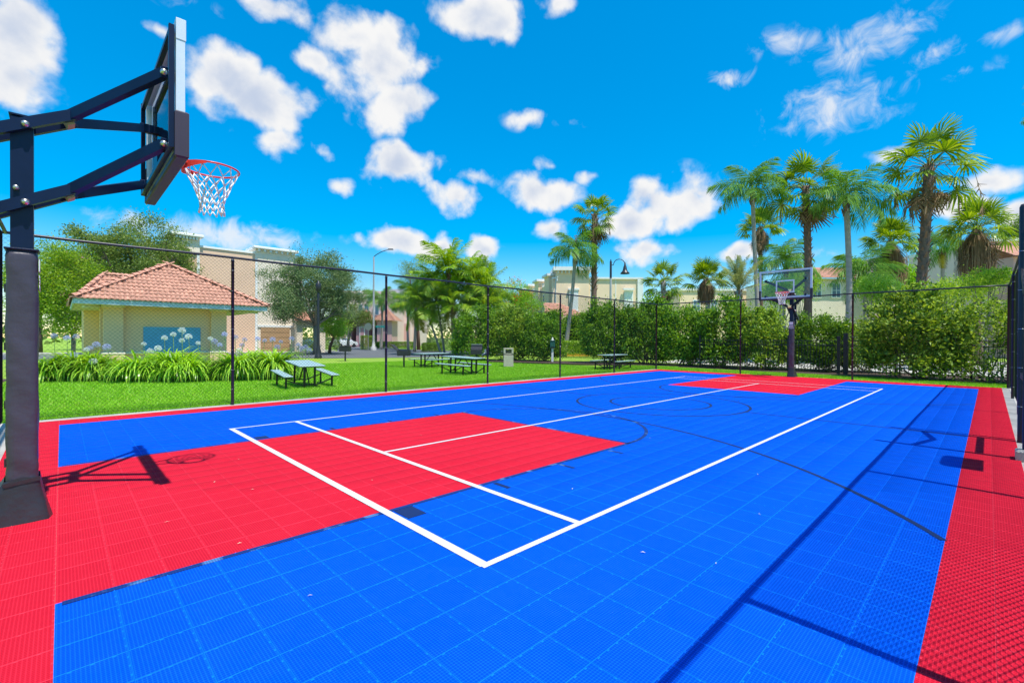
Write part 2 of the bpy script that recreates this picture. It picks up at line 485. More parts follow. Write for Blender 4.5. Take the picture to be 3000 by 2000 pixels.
# ------------------------------------------------------------------ court tiles
def tile_mat(name, c, hole_shade, edge=False):
    mt, t, b = newmat(name)
    ge = t.nodes.new('ShaderNodeNewGeometry')
    sx = t.nodes.new('ShaderNodeSeparateXYZ')
    t.links.new(ge.outputs['Position'], sx.inputs[0])
    def M_(op, a, b_=None, c_=None):
        n = t.nodes.new('ShaderNodeMath'); n.operation = op
        for i, v in enumerate((a, b_, c_)):
            if v is None: continue
            if isinstance(v, (int, float)): n.inputs[i].default_value = v
            else: t.links.new(v, n.inputs[i])
        return n.outputs[0]
    k = 2 * math.pi / .0304
    h = M_('MULTIPLY', M_('SINE', M_('MULTIPLY', sx.outputs[0], k)), M_('SINE', M_('MULTIPLY', sx.outputs[1], k)))
    mr_ = t.nodes.new('ShaderNodeMapRange'); mr_.inputs['From Min'].default_value = .05; mr_.inputs['From Max'].default_value = .45
    t.links.new(M_('ABSOLUTE', h), mr_.inputs['Value'])
    nz = t.nodes.new('ShaderNodeTexNoise'); nz.inputs['Scale'].default_value = .8; nz.inputs['Detail'].default_value = 8; nz.inputs['Roughness'].default_value = .65
    t.links.new(ge.outputs['Position'], nz.inputs['Vector'])
    cr = t.nodes.new('ShaderNodeValToRGB')
    c = np.array(c)
    cr.color_ramp.elements[0].position = .34; cr.color_ramp.elements[1].position = .66
    cr.color_ramp.elements[0].color = tuple(np.clip(c * .88, 0, 1)) + (1,); cr.color_ramp.elements[1].color = tuple(np.clip(c * 1.06 + .006, 0, 1)) + (1,)
    nl = t.nodes.new('ShaderNodeTexNoise'); nl.inputs['Scale'].default_value = 9.0; nl.inputs['Detail'].default_value = 9; nl.inputs['Roughness'].default_value = .75; nl.inputs['Distortion'].default_value = .6
    t.links.new(ge.outputs['Position'], nl.inputs['Vector'])
    t.links.new(M_('MULTIPLY_ADD', nl.outputs['Fac'], .5, M_('MULTIPLY', nz.outputs['Fac'], .5)), cr.inputs['Fac'])
    mx_ = t.nodes.new('ShaderNodeMix'); mx_.data_type = 'RGBA'
    fac = M_('MULTIPLY', mr_.outputs[0], 0.0 if edge else .78)
    t.links.new(fac, mx_.inputs['Factor']); t.links.new(cr.outputs[0], mx_.inputs['A'])
    mx_.inputs['B'].default_value = tuple(hole_shade) + (1,)  # lattice openings darker: the shade inside them is painted into the colour
    oi = t.nodes.new('ShaderNodeObjectInfo'); hv = t.nodes.new('ShaderNodeHueSaturation')
    vr = t.nodes.new('ShaderNodeMapRange'); vr.inputs['To Min'].default_value = .965; vr.inputs['To Max'].default_value = 1.03
    t.links.new(oi.outputs['Random'], vr.inputs['Value']); t.links.new(vr.outputs[0], hv.inputs['Value'])
    t.links.new(mx_.outputs['Result'], hv.inputs['Color']); t.links.new(hv.outputs[0], b.inputs['Base Color'])
    b.inputs['Roughness'].default_value = .62; b.inputs['Specular IOR Level'].default_value = .02
    if not edge:
        bp = t.nodes.new('ShaderNodeBump'); bp.inputs['Strength'].default_value = .35; bp.inputs['Distance'].default_value = .004; bp.invert = True
        t.links.new(mr_.outputs[0], bp.inputs['Height']); t.links.new(bp.outputs[0], b.inputs['Normal'])
    return mt
BLUE = (.0, .108, .74); RED = (.72, .019, .045)
M_TB = tile_mat('tile_blue', BLUE, (.0, .045, .38)); M_TB2 = tile_mat('tile_blue_edge_lit', (.001, .16, .84), (0, 0, 0), True)  # both edge materials lighter: light caught by bevels and tabs painted in
M_TR = tile_mat('tile_red', RED, (.40, .006, .02)); M_TR2 = tile_mat('tile_red_edge_lit', (.72, .034, .066), (0, 0, 0), True)

TX, TY = .24297, .2426
def tile_arrays(sx, sy, tabs):
    hx, hy = sx / 2 - .0004, sy / 2 - .0004
    b = .0026
    vs = []
    for z, i in ((-.0125, 0), (-.002, 0), (0, b)):
        vs += [(-hx + i, -hy + i, z), (hx - i, -hy + i, z), (hx - i, hy - i, z), (-hx + i, hy - i, z)]
    fs = [(8, 9, 10, 11)]; mi = [0]
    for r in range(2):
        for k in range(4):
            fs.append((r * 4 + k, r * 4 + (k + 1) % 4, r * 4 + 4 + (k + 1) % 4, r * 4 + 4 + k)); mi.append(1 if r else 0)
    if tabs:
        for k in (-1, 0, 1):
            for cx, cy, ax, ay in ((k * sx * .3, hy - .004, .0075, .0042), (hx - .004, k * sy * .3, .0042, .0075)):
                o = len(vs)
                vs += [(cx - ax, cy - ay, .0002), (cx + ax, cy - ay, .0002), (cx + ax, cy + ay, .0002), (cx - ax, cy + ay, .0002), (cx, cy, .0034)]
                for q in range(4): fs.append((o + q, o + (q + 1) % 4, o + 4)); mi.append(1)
    return vs, fs, mi

ex = np.concatenate([[-2.388, -2.148], np.linspace(-1.908, -1.908 + 81 * TX, 82), -1.908 + 81 * TX + np.array([.243, .486, .729, .972])])
ey = np.concatenate([[-2.476, -2.233], np.linspace(-1.990, 1.268, 14), np.linspace(1.268, 4.907, 16)[1:], np.linspace(4.907, 8.309, 15)[1:], [8.59, 8.87]])
KX0, KX1 = -1.908 + 23 * TX, -1.908 + 57 * TX
XB1 = -1.908 + 81 * TX
court = empty('sports_court', (0, 0, 0), 0, 'blue and red interlocking tile court surface', 'court', kind='structure')
cells = []
for i in range(len(ex) - 1):
    for j in range(len(ey) - 1):
        cx, cy = (ex[i] + ex[i + 1]) / 2, (ey[j] + ey[j + 1]) / 2
        red = cx < -1.908 or cx > XB1 or cy < -1.99 or cy > 8.309 or (1.268 < cy < 4.907 and (cx < KX0 or cx > KX1))
        d = np.array((cx, cy, 0)) - CAM_P
        z = d @ FW
        vis = z > .3 and abs(d @ RT / z) < 1.17 and (d @ UP / z) > -.78
        cells.append((cx, cy, ex[i + 1] - ex[i], ey[j + 1] - ey[j], red, z if vis else 1e3 + np.linalg.norm(d)))
cells.sort(key=lambda c: c[5])
va, fa, mia = tile_arrays(TX, TY, True)
tmesh = {}
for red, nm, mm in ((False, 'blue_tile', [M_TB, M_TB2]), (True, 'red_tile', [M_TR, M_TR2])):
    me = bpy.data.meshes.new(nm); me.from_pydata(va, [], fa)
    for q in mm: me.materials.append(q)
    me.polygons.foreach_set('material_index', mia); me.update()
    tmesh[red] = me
NT = 300
for cx, cy, sx, sy, red, _ in cells[:NT]:
    link('red_tile' if red else 'blue_tile', tmesh[red], court, (cx, cy, rng.normal(0, .0004)), (rng.normal(0, .0012), rng.normal(0, .0012), 0), (sx / TX, sy / TY, 1))
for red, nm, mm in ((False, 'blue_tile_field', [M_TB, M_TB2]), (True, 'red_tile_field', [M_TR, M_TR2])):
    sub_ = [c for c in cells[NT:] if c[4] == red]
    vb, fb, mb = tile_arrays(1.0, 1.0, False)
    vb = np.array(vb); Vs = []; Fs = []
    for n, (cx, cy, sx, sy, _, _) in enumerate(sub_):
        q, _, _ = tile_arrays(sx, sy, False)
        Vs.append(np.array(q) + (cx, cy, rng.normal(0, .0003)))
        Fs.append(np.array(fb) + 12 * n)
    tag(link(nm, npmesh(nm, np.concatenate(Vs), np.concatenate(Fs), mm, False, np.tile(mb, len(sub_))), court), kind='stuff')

# painted markings
def paint_mat(name, c, wear=None, wear_col=None, sc=3.0):
    mt, t, b = newmat(name)
    ge = t.nodes.new('ShaderNodeNewGeometry')
    nz = t.nodes.new('ShaderNodeTexNoise'); nz.inputs['Scale'].default_value = sc; nz.inputs['Detail'].default_value = 3
    t.links.new(ge.outputs['Position'], nz.inputs['Vector'])
    cr = t.nodes.new('ShaderNodeValToRGB')
    c = np.array(c)
    if wear is None:
        cr.color_ramp.elements[0].color = tuple(c * .9) + (1,); cr.color_ramp.elements[1].color = tuple(c) + (1,)
    else:
        cr.color_ramp.elements[0].position = wear - .04; cr.color_ramp.elements[1].position = wear + .04
        cr.color_ramp.elements[0].color = tuple(c) + (1,); cr.color_ramp.elements[1].color = tuple(wear_col) + (1,)
    t.links.new(nz.outputs['Fac'], cr.inputs['Fac']); t.links.new(cr.outputs[0], b.inputs['Base Color'])
    # paint lies on the open lattice: shade in its cells is painted as darker dots
    sp = t.nodes.new('ShaderNodeSeparateXYZ'); t.links.new(ge.outputs['Position'], sp.inputs[0])
    def Q(op, a, b_=None):
        n = t.nodes.new('ShaderNodeMath'); n.operation = op
        for i, v in enumerate((a, b_)):
            if v is None: continue
            if isinstance(v, (int, float)): n.inputs[i].default_value = v
            else: t.links.new(v, n.inputs[i])
        return n.outputs[0]
    k = 2 * math.pi / .0304
    hole_shade = Q('ABSOLUTE', Q('MULTIPLY', Q('SINE', Q('MULTIPLY', sp.outputs[0], k)), Q('SINE', Q('MULTIPLY', sp.outputs[1], k))))
    hm = t.nodes.new('ShaderNodeMapRange'); hm.inputs['From Min'].default_value = .35; hm.inputs['From Max'].default_value = .75; hm.inputs['To Max'].default_value = .6
    t.links.new(hole_shade, hm.inputs['Value'])
    mxp = t.nodes.new('ShaderNodeMix'); mxp.data_type = 'RGBA'
    t.links.new(hm.outputs[0], mxp.inputs['Factor']); t.links.new(cr.outputs[0], mxp.inputs['A'])
    mxp.inputs['B'].default_value = tuple(c * .45) + (1,)
    t.links.new(mxp.outputs['Result'], b.inputs['Base Color'])
    b.inputs['Roughness'].default_value = .6; b.inputs['Specular IOR Level'].default_value = .3
    return mt
M_WHITE = paint_mat('white_paint', (.70, .70, .695), sc=2.0)
M_BLACK = paint_mat('black_paint', (.004, .022, .11), sc=5.0)
M_KEYL = paint_mat('worn_key_paint', (.003, .028, .17), .60, (.07, .19, .42), sc=5.5)
ZL = .0042
def strip(name, a, b, wd, mt, z=ZL):
    a = Vector((a[0], a[1], 0)); b = Vector((b[0], b[1], 0)); d = (b - a).normalized(); n = Vector((-d.y, d.x, 0)) * wd / 2
    mb = MB(); k = max(1, int((b - a).length / .5)); vs = []
    for i in range(k + 1):
        q = a + (b - a) * i / k
        vs += [(q - n + Vector((0, 0, z))), (q + n + Vector((0, 0, z)))]
    mb.add(vs, [(2 * i, 2 * i + 2, 2 * i + 3, 2 * i + 1) for i in range(k)])
    return mb.build(name, mt, court)
def arc(name, c, r, a0, a1, wd, mt, z=ZL, clip=None):
    n = max(12, int(abs(a1 - a0) * r / .12)); vs = []; fs = []
    for i in range(n + 1):
        th = a0 + (a1 - a0) * i / n
        for rr in (r - wd / 2, r + wd / 2): vs.append((c[0] + rr * math.cos(th), c[1] + rr * math.sin(th), z))
    fs = [(2 * i, 2 * i + 1, 2 * i + 3, 2 * i + 2) for i in range(n)]
    return MB().add(vs, fs).build(name, mt, court)
LL, WW, SV, LW = 15.557, 6.096, .991, .05
strip('white_line', (0, -.002), (LL, -.002), LW, M_WHITE); strip('white_line', (0, WW - .05), (LL, WW - .05), LW, M_WHITE)
strip('white_line', (.025, 0), (.025, WW - .03), .07, M_WHITE, ZL + .0008); strip('white_line', (SV, 0), (SV, WW - .03), .062, M_WHITE, ZL + .0008)
strip('white_line', (LL - .025, 0), (LL - .025, WW), .045, M_WHITE, ZL + .0008); strip('white_line', (LL - SV, 0), (LL - SV, WW), .045, M_WHITE, ZL + .0008)
strip('white_line', (SV, 3.07), (LL - SV, 3.07), LW, M_WHITE)
Z2 = ZL - .0014
strip('key_line', (-1.88, 1.243), (KX0, 1.243), .05, M_KEYL, Z2); strip('key_line', (-1.88, 4.932), (KX0, 4.932), .04, M_KEYL, Z2)
strip('key_line', (KX0 + .025, 1.22), (KX0 + .025, 4.95), .045, M_KEYL, Z2)
for x in (1.19, 2.19, 3.16):
    strip('hash_mark', (x, .99), (x, 1.20), .05, M_KEYL if x > 2 else M_BLACK, Z2); strip('hash_mark', (x, 4.97), (x, 5.10), .05, M_BLACK, Z2)
strip('block_mark', (.17, .99), (.17, 1.21), .17, M_BLACK, Z2); strip('block_mark', (.17, 4.97), (.17, 5.14), .17, M_BLACK, Z2)
CY = 3.087
arc('free_throw_arc', (KX0 + .02, CY), 1.84, -math.pi / 2, math.pi / 2, .055, M_KEYL, Z2)
arc('free_throw_arc', (KX1 - .02, CY), 1.84, math.pi / 2, 1.5 * math.pi, .05, M_BLACK, Z2)
CXm = 7.83
arc('centre_circle', (CXm, 3.0), 1.84, 0, 2 * math.pi, .055, M_BLACK, Z2); arc('centre_circle', (CXm, 3.0), 1.08, 0, 2 * math.pi, .055, M_BLACK, Z2)
strip('half_way_line', (CXm, 1.14), (CXm, -1.985), .04, M_BLACK, Z2); strip('half_way_line', (CXm, 4.86), (CXm, 8.3), .04, M_BLACK, Z2)
hx_, r3 = -.72, 6.08
th = math.asin(5.07 / r3)
arc('three_point_arc', (hx_, CY), r3, -th, th, .05, M_BLACK, Z2)
hx2 = 16.25
arc('three_point_arc', (hx2, CY), r3, math.pi - th, math.pi + th, .04, M_BLACK, Z2)
# fallen petals
mb = MB()
for x, y in ((.9, -.6), (1.6, .55), (.35, 2.1), (2.2, -.9), (-.6, 2.6), (-.9, .4), (1.1, -1.0), (3.4, -.5), (-.4, 3.9), (-1.3, 2.2), (1.9, 3.6), (-.8, 3.1), (4.2, 1.2), (-1.0, 1.4)):
    th = rng.uniform(0, 6.28); s = rng.uniform(.008, .018)
    c_, s_ = math.cos(th), math.sin(th)
    mb.add([(x - s * c_, y - s * s_, .006), (x + .25 * s * s_, y - .25 * s * c_, .012), (x + s * c_, y + s * s_, .006), (x - .25 * s * s_, y + .25 * s * c_, .011)], [(0, 1, 2, 3)])
tag(mb.build('fallen_petals', mat('petal', (.72, .62, .45), .7, .2, 20)), 'dry petals scattered over the court tiles', 'litter', kind='stuff')

# ------------------------------------------------------------------ chain link fences
M_FB = mat('black_vinyl', (.012, .013, .024), .38, .2, 8, spec=.5)
M_WIRE = mat('black_wire', (.010, .012, .018), .45, .1, 8, spec=.35)
M_STEEL = mat('galvanised', (.55, .56, .58), .35, .15, 20, metal=.9)
HT = 3.16
def link_mesh(length, name):
    aa = .0355; r = .0031
    nw = int(length / aa); nk = int((HT - .05) / aa)
    k = np.arange(nk + 1); z = .04 + k * aa
    Vs = []; Fs = []
    ang = np.array([0.0, 2.094, 4.189])
    ox, oz = r * np.cos(ang), r * np.sin(ang)
    for i in range(nw):
        par = (k + i) % 2
        x = (i + par) * aa
        y = np.where(par == 0, -.0018, .0018)
        P = np.stack([x, y, z], -1)                       # (nk+1,3)
        ring = np.stack([np.stack([P[:, 0] + ox[q] * .7, P[:, 1] + oz[q], P[:, 2] + ox[q] * np.where(par == 0, .7, -.7)], -1) for q in range(3)], 1)
        Vs.append(ring.reshape(-1, 3))
        b0 = i * (nk + 1) * 3
        base = b0 + np.arange(nk)[:, None] * 3
        for q in range(3):
            q2 = (q + 1) % 3
            Fs.append(np.concatenate([base + q, base + q2, base + 3 + q2, base + 3 + q], 1))
    return npmesh(name, np.concatenate(Vs), np.concatenate(Fs), M_WIRE, True)
LM = {}
def tie_mesh():
    return MB().tube([(.037 * math.cos(t), .037 * math.sin(t), 0) for t in np.linspace(0, 5.6, 9)], .0028, 5).mesh('tie_wire', M_STEEL)
TIE = tie_mesh()
def post_mesh(r, h, nm):
    return MB().lathe([(r, 0), (r, h), (r * 1.12, h), (r * 1.12, h + .02), (r * .8, h + .05), (r * .3, h + .066), (0, h + .068)], 14).mesh(nm, M_FB)
PM = {False: post_mesh(.031, HT, 'line_post'), True: post_mesh(.040, HT + .03, 'corner_post')}
def fence(label, A, B, nb, ends=(True, True), mesh_bays=None, wob=0.0):
    A = np.array(A, float); B = np.array(B, float)
    Ln = np.linalg.norm(B - A); bl = Ln / nb
    rz = math.atan2(B[1] - A[1], B[0] - A[0])
    root = empty('chain_link_fence', (A[0], A[1], 0), rz, label, 'fence', 'black chain link fences round the court')
    for i in range(nb + 1):
        if (i == 0 and not ends[0]) or (i == nb and not ends[1]): continue
        cor = i in (0, nb)
        link('corner_post' if cor else 'line_post', PM[cor], root, (i * bl, 0, -.1))
        for q in range(7):
            link('tie_wire', TIE, root, (i * bl, 0, .3 + q * .43 + rng.normal(0, .02)), (0, 0, rng.uniform(2, 4)))
    MB().tube([(x, 0, HT - .02 + .006 * math.sin(x * 2.1)) for x in np.linspace(0, Ln, nb * 6)], .025, 10).build('top_rail', M_FB, root)
    MB().tube([(0, -.035, .05), (Ln, -.035, .05)], .003, 5).build('tension_wire', M_WIRE, root)
    key = round(bl, 3)
    if key not in LM: LM[key] = link_mesh(bl, 'mesh_panel')
    for i in (mesh_bays if mesh_bays is not None else range(nb)):
        link('mesh_panel', LM[key], root, (i * bl, -.036, 0))
    return root
YL, XF, YR, XN = 9.12, 18.93, -2.62, -2.52
fl = fence('long black chain link fence between the court and the picnic lawn', (XF, YL), (XN - .36, YL), 6)
fb = fence('black chain link fence behind the far hoop, in front of the hedge', (XF, YR), (XF, YL), 3, (False, False))
fr = fence('black chain link fence along the right edge of the picture', (XN - .36, YR), (XF, YR), 6, (True, True), [1, 2, 3, 4, 5])
fn = fence('black chain link fence behind the nearer hoop', (XN - .02, YL), (XN - .02, YR), 3, (False, False), [0, 1])
# latch on the lawn-side fence, at the third post from the pole pad
lx = XF - 7.98
mb = MB().box((lx, -.06, 1.02), (.05, .06, .14), bev=.008).tube([(lx - .02, -.05, 1.0), (lx + .12, -.09, .93), (lx + .1, -.1, .78)], .009, 6).box((lx + .02, -.075, .93), (.12, .03, .03))
mb.build('latch', M_STEEL, fl)
# gate in the right hand fence
gt = empty('fence_gate', (7.88, YR + .09, 0), math.pi, 'narrow black gate in the fence at the right edge of the picture', 'gate')
for x in (0, 1.44):
    MB().lathe([(.045, -.05), (.045, 3.32), (.03, 3.36), (0, 3.37)], 14, (x, 0, 0)).build('gate_post', M_FB, gt)
MB().bar((.05, 0, .95), (1.39, 0, .95), .05, .07).build('cross_bar', M_FB, gt)
for x0, x1 in ((.75, .05), (.75, 1.39)):
    MB().bar((x0, 0, 2.05), (x1, 0, 2.42), .05, .07).build('brace', M_FB, gt)
for q in range(5): link('tie_wire', TIE, gt, (0, 0, .5 + q * .55), (0, 0, 1.0), (1.3, 1.3, 1.3))
MB().box((1.44, 0, .05), (.24, .2, .14), bev=.02).build('post_footing', M_CONC, gt)
# notice board on the same fence (its shadow falls on the court)
nb_ = MB()
poly = [(-.34, 0), (.34, 0)] + [(.34 - .16 + .16 * math.cos(t), .82 - .16 + .16 * math.sin(t)) for t in np.linspace(0, 1.57, 6)] + [(-.34 + .16 + .16 * math.cos(t), .82 - .16 + .16 * math.sin(t)) for t in np.linspace(1.57, 3.14, 6)]
k = len(poly)
nb_.add([(x, -.004, z) for x, z in poly] + [(x, .004, z) for x, z in poly], [tuple(range(k)), tuple(reversed(range(k, 2 * k)))] + [(i, k + i, k + (i + 1) % k, (i + 1) % k) for i in range(k)])
o = nb_.build('notice_board', mat('sign_white', (.75, .75, .73), .5, .03))
o.location = (5.66, YR + .02, 1.02); tag(o, 'blank white board on the right fence whose shadow falls on the court', 'sign')

# ------------------------------------------------------------------ basketball hoops
M_NAVY = mat('navy_steel', (.004, .011, .042), .34, .15, 5, spec=.3)
M_PAD = mat('vinyl_pad', (.052, .044, .066), .42, .12, 4, spec=.5, bump=.55, bscale=7)
M_BOOT = mat('vinyl_boot', (.026, .027, .034), .36, .15, 5, spec=.5, bump=.5, bscale=8)
M_PUR = mat('edge_pad', (.034, .02, .042), .5, .1, 6)
M_RIM = mat('rim_red', (.78, .045, .02), .35, .1, 10)
M_FRAME = mat('white_frame', (.60, .64, .74), .35, .06, 5)
M_GLASS = glassmat('backboard_glass', (.93, .97, .98))
M_NET = mat('net_cord', (.80, .78, .78), .8, .12, 30)
M_BOLT = mat('bolt_zinc', (.62, .60, .56), .3, .2, 30, metal=.85)
M_TAN = mat('bare_spacer', (.42, .37, .20), .6, .15, 12)
M_PRINT = mat('white_print', (.78, .78, .80), .5, .03)

def hoop(label, loc, rz):
    h = empty('basketball_hoop', loc, rz, label, 'basketball hoop', 'basketball hoops at the two ends of the court')
    MB().box((0, 0, 1.56), (.125, .125, 3.12), bev=.012).build('pole', M_NAVY, h)
    MB().box((0, 0, 3.125), (.14, .14, .012)).build('pole_cap', M_NAVY, h)
    # padded sleeve with soft creases
    prof = []
    nz_ = 46; n = 24; vs = []; fs = []
    for i in range(nz_ + 1):
        z = .26 + 1.83 * i / nz_
        for j in range(n):
            t = 2 * math.pi * (j + .5) / n
            c, s = math.cos(t), math.sin(t)
            q = .088 / max(abs(c), abs(s)) ** .86
            wob = .003 * math.sin(z * 9 + 2 * t) + .0022 * math.sin(z * 23 + 3 * t + 1)
            low = max(0, (.62 - z) / .36)
            wob += low * .006 * math.sin(z * 42 + 1.5 * t) + (.004 if i in (0, nz_) else 0) * -2
            vs.append((c * (q + wob), s * (q + wob), z))
    for i in range(nz_):
        for j in range(n): fs.append((i * n + j, i * n + (j + 1) % n, (i + 1) * n + (j + 1) % n, (i + 1) * n + j))
    fs.append(tuple(range(nz_ * n, nz_ * n + n)))
    pad = MB().add(vs, fs, True).build('pole_pad', M_PAD, h)
    MB().box((0, 0, 2.096), (.19, .19, .014), bev=.004).build('pad_trim', M_NAVY, pad)
    for q in range(4): MB().box((-.094, .03, .45 + q * .45), (.01, .05, .06)).build('pad_strap', M_BOOT, pad)
    # boot cover over the base gusset
    vs = []; fs = []; n = 28; rows = 10
    for i in range(rows + 1):
        u = i / rows; z = .335 * (1 - u)
        e = u ** 1.25
        for j in range(n):
            t = 2 * math.pi * (j + .5) / n
            c, s = math.cos(t), math.sin(t)
            m_ = max(abs(c), abs(s)) ** .9
            x = c / m_ * .098; y = s / m_ * .098
            x = x + (e * (.07 if x > 0 else .40)) * abs(c) * (1 if x > 0 else -1)
            y = y + e * .045 * s
            wb = .006 * math.sin(5 * t + 7 * u) * (u * (1 - u) * 4) + .004 * math.sin(11 * t + 3 * u)
            vs.append((x * (1 + wb * 3), y * (1 + wb * 3), z + .01 * math.sin(3 * t) * (1 - u)))
    for i in range(rows):
        for j in range(n): fs.append((i * n + j, (i + 1) * n + j, (i + 1) * n + (j + 1) % n, i * n + (j + 1) % n))
    bt = MB().add(vs, fs, True).build('base_boot', M_BOOT, h)
    MB().bar((.1, -.105, .325), (-.1, -.105, .30), .006, .03).build('boot_seam', M_BOOT, bt)
    # arms: two pairs of side bars that kink outwards to the board
    for zb, ze, zr in ((3.05, 3.52, 2.74), (2.455, 2.955, 2.15)):
        for s in (-1, 1):
            yb = s * .092
            kx, kz = .28, zb + .16
            MB().bar((-.52, yb, zb - .30), (.30, yb, kz + .012), .05, .078).build('arm_bar', M_NAVY, h)
            MB().bar((kx, yb, kz), (.80, s * .67, ze), .05, .078).build('spread_bar', M_NAVY, h)
            br = MB().box((.85, s * .675, ze + .005), (.14, .055, .085), bev=.008).build('board_bracket', M_NAVY, h)
            for x, y, z in ((.02, yb + s * .028, zb), (.80, s * .672 + s * .03, ze)):
                MB().lathe([(0, .026), (.014, .024), (.022, .012), (.026, 0), (.026, -.01)], 10).build('bolt_head', M_BOLT, h, (x, y, z), (-s * math.pi / 2, 0, 0))
        MB().box((.255, 0, zb + .135), (.05, .13, .09), rot=Matrix.Rotation(-.53, 3, 'Y')).build('arm_spacer', M_TAN, h)
        MB().box((-.5, 0, zb - .29), (.05, .13, .07)).build('arm_spacer', M_NAVY, h)
    MB().lathe([(0, .05), (.016, .05), (.018, 0)], 10).build('height_pin', M_BOLT, h, (-.03, -.062, 2.56), (math.pi / 2, 0, 0))
    MB().bar((-.5, 0, 2.72), (-.42, 0, 1.95), .07, .07).build('counter_spring', M_NAVY, h)
    # backboard
    xb, y0, zb0, zb1 = .88, .885, 2.88, 3.885
    bd = MB().box((xb, 0, (zb0 + zb1) / 2), (.012, 1.71, zb1 - zb0 - .06)).build('backboard', M_GLASS, h)
    for s in (-1, 1):
        MB().box((xb, s * (y0 - .03), (zb0 + zb1) / 2), (.058, .06, zb1 - zb0), bev=.005).build('frame_side', M_FRAME, bd)
        MB().box((xb + .002, s * (y0 - .026), zb1 - .08), (.064, .062, .165), bev=.004).build('frame_corner', M_FRAME, bd)
        MB().box((xb + .008, s * (y0 - .022), zb0 + .115), (.092, .075, .36), bev=.012).build('corner_pad', M_PUR, bd)
    MB().box((xb, 0, zb1 - .03), (.058, 1.65, .058)).build('frame_top', M_FRAME, bd)
    MB().box((xb, 0, zb0 + .03), (.058, 1.65, .056)).build('frame_bottom', M_FRAME, bd)
    MB().box((xb + .008, 0, zb0 - .035), (.088, 1.74, .06), bev=.01).build('bottom_pad', M_PUR, bd)
    # navy sub frame behind the glass
    for s in (-1, 1): MB().box((xb - .055, s * .855, 3.36), (.035, .035, .94)).build('back_frame', M_NAVY, bd)
    for z in (zb0 + .03, zb1 - .1): MB().box((xb - .055, 0, z), (.034, 1.67, .035)).build('back_frame', M_NAVY, bd)
    for s in (-1, 1):
        MB().box((xb + .009, s * .29, 3.29), (.004, .05, .46)).build('target_line', M_PRINT, bd)
    for z in (3.085, 3.495): MB().box((xb + .009, 0, z), (.004, .53, .05)).build('target_line', M_PRINT, bd)
    MB().box((xb - .03, 0, 3.04), (.05, .24, .22), bev=.01).build('rim_mount', M_NAVY, bd)
    # rim
    rc = (xb + .155 + .229, 0, 3.05)
    rm = MB().tube([(rc[0] + .229 * math.cos(t), .229 * math.sin(t), 3.05) for t in np.linspace(0, 2 * math.pi, 41)[:-1]], .0085, 8, closed=True).build('rim', M_RIM, h)
    MB().box((xb + .017, 0, 3.01), (.016, .15, .14), bev=.004).build('rim_plate', M_RIM, rm)
    # the curved wrap plate under the back half of the ring
    vs = []; k = 18
    for i in range(k + 1):
        t = math.pi * .62 + math.pi * .76 * i / k
        e = .055 * math.sin(math.pi * (i + .6) / (k + 1.2)) + .012
        for r_, z in ((.236, 3.055), (.236, 3.05 - e), (.243, 3.05 - e), (.243, 3.055)): vs.append((rc[0] + r_ * math.cos(t), r_ * math.sin(t), z))
    fs = []
    for i in range(k):
        for j in range(4): fs.append((i * 4 + j, i * 4 + (j + 1) % 4, i * 4 + 4 + (j + 1) % 4, i * 4 + 4 + j))
    MB().add(vs, fs).build('rim_brace', M_RIM, rm)
    for s in (-1, 1): MB().bar((xb + .02, s * .06, 3.04), (rc[0] - .2, s * .11, 3.045), .02, .03).build('rim_arm', M_RIM, rm)
    # net: twelve loops, crossing cords that narrow downwards
    nn = 12; mb = MB(); rows_ = [(.222, 3.035), (.185, 2.955), (.150, 2.875), (.122, 2.80), (.105, 2.735), (.10, 2.675), (.105, 2.62)]
    def npnt(i, k_):
        r_, z = rows_[i]; t = 2 * math.pi * (k_ + .5 * (i % 2)) / nn
        j_ = .006
        return (rc[0] + r_ * math.cos(t) + j_ * math.sin(7 * k_ + i), r_ * math.sin(t) + j_ * math.cos(5 * k_ + 2 * i), z + .006 * math.sin(3 * k_ + i))
    for k_ in range(nn):
        mb.tube([npnt(0, k_), npnt(1, k_)], .005, 5); mb.tube([npnt(0, k_), npnt(1, k_ - 1)], .005, 5)
        for i in range(1, len(rows_) - 1):
            mb.tube([npnt(i, k_), npnt(i + 1, k_ + (0 if i % 2 == 0 else 1))], .0052, 5)
            mb.tube([npnt(i, k_), npnt(i + 1, k_ + (-1 if i % 2 == 0 else 0))], .0052, 5)
        mb.tube([(rc[0] + .229 * math.cos(2 * math.pi * k_ / nn), .229 * math.sin(2 * math.pi * k_ / nn), 3.045), npnt(0, k_)], .006, 5)
    mb.build('net', M_NET, rm)
    # printed label on the court side of the pad
    pl = MB().box((.0935, 0, 1.985), (.005, .135, .10), bev=.002).build('label_plate', M_PRINT, pad)
    MB().box((.0938, 0, 1.895), (.003, .145, .022)).build('label_band', M_PRINT, pad)
    for txt, z in (('SPORT', 1.835), ('COURT', 1.79)):
        cu = bpy.data.curves.new('lettering', 'FONT'); cu.body = txt; cu.size = .056; cu.align_x = 'CENTER'; cu.extrude = .001; cu.offset = .0012
        tmp = bpy.data.objects.new('lettering', cu); COL.objects.link(tmp)
        me_ = bpy.data.meshes.new_from_object(tmp.evaluated_get(bpy.context.evaluated_depsgraph_get()))
        bpy.data.objects.remove(tmp); me_.materials.clear(); me_.materials.append(M_PRINT)
        link('lettering', me_, pad, (.0955, 0, z), (math.pi / 2, 0, math.pi / 2))
    return h
hoop('basketball hoop with padded pole at the left edge of the picture', (-2.10, 3.06, 0), 0)
hoop('basketball hoop with padded pole at the far end of the court', (18.58, 3.18, 0), math.pi).scale = (1, 1, 1.05)

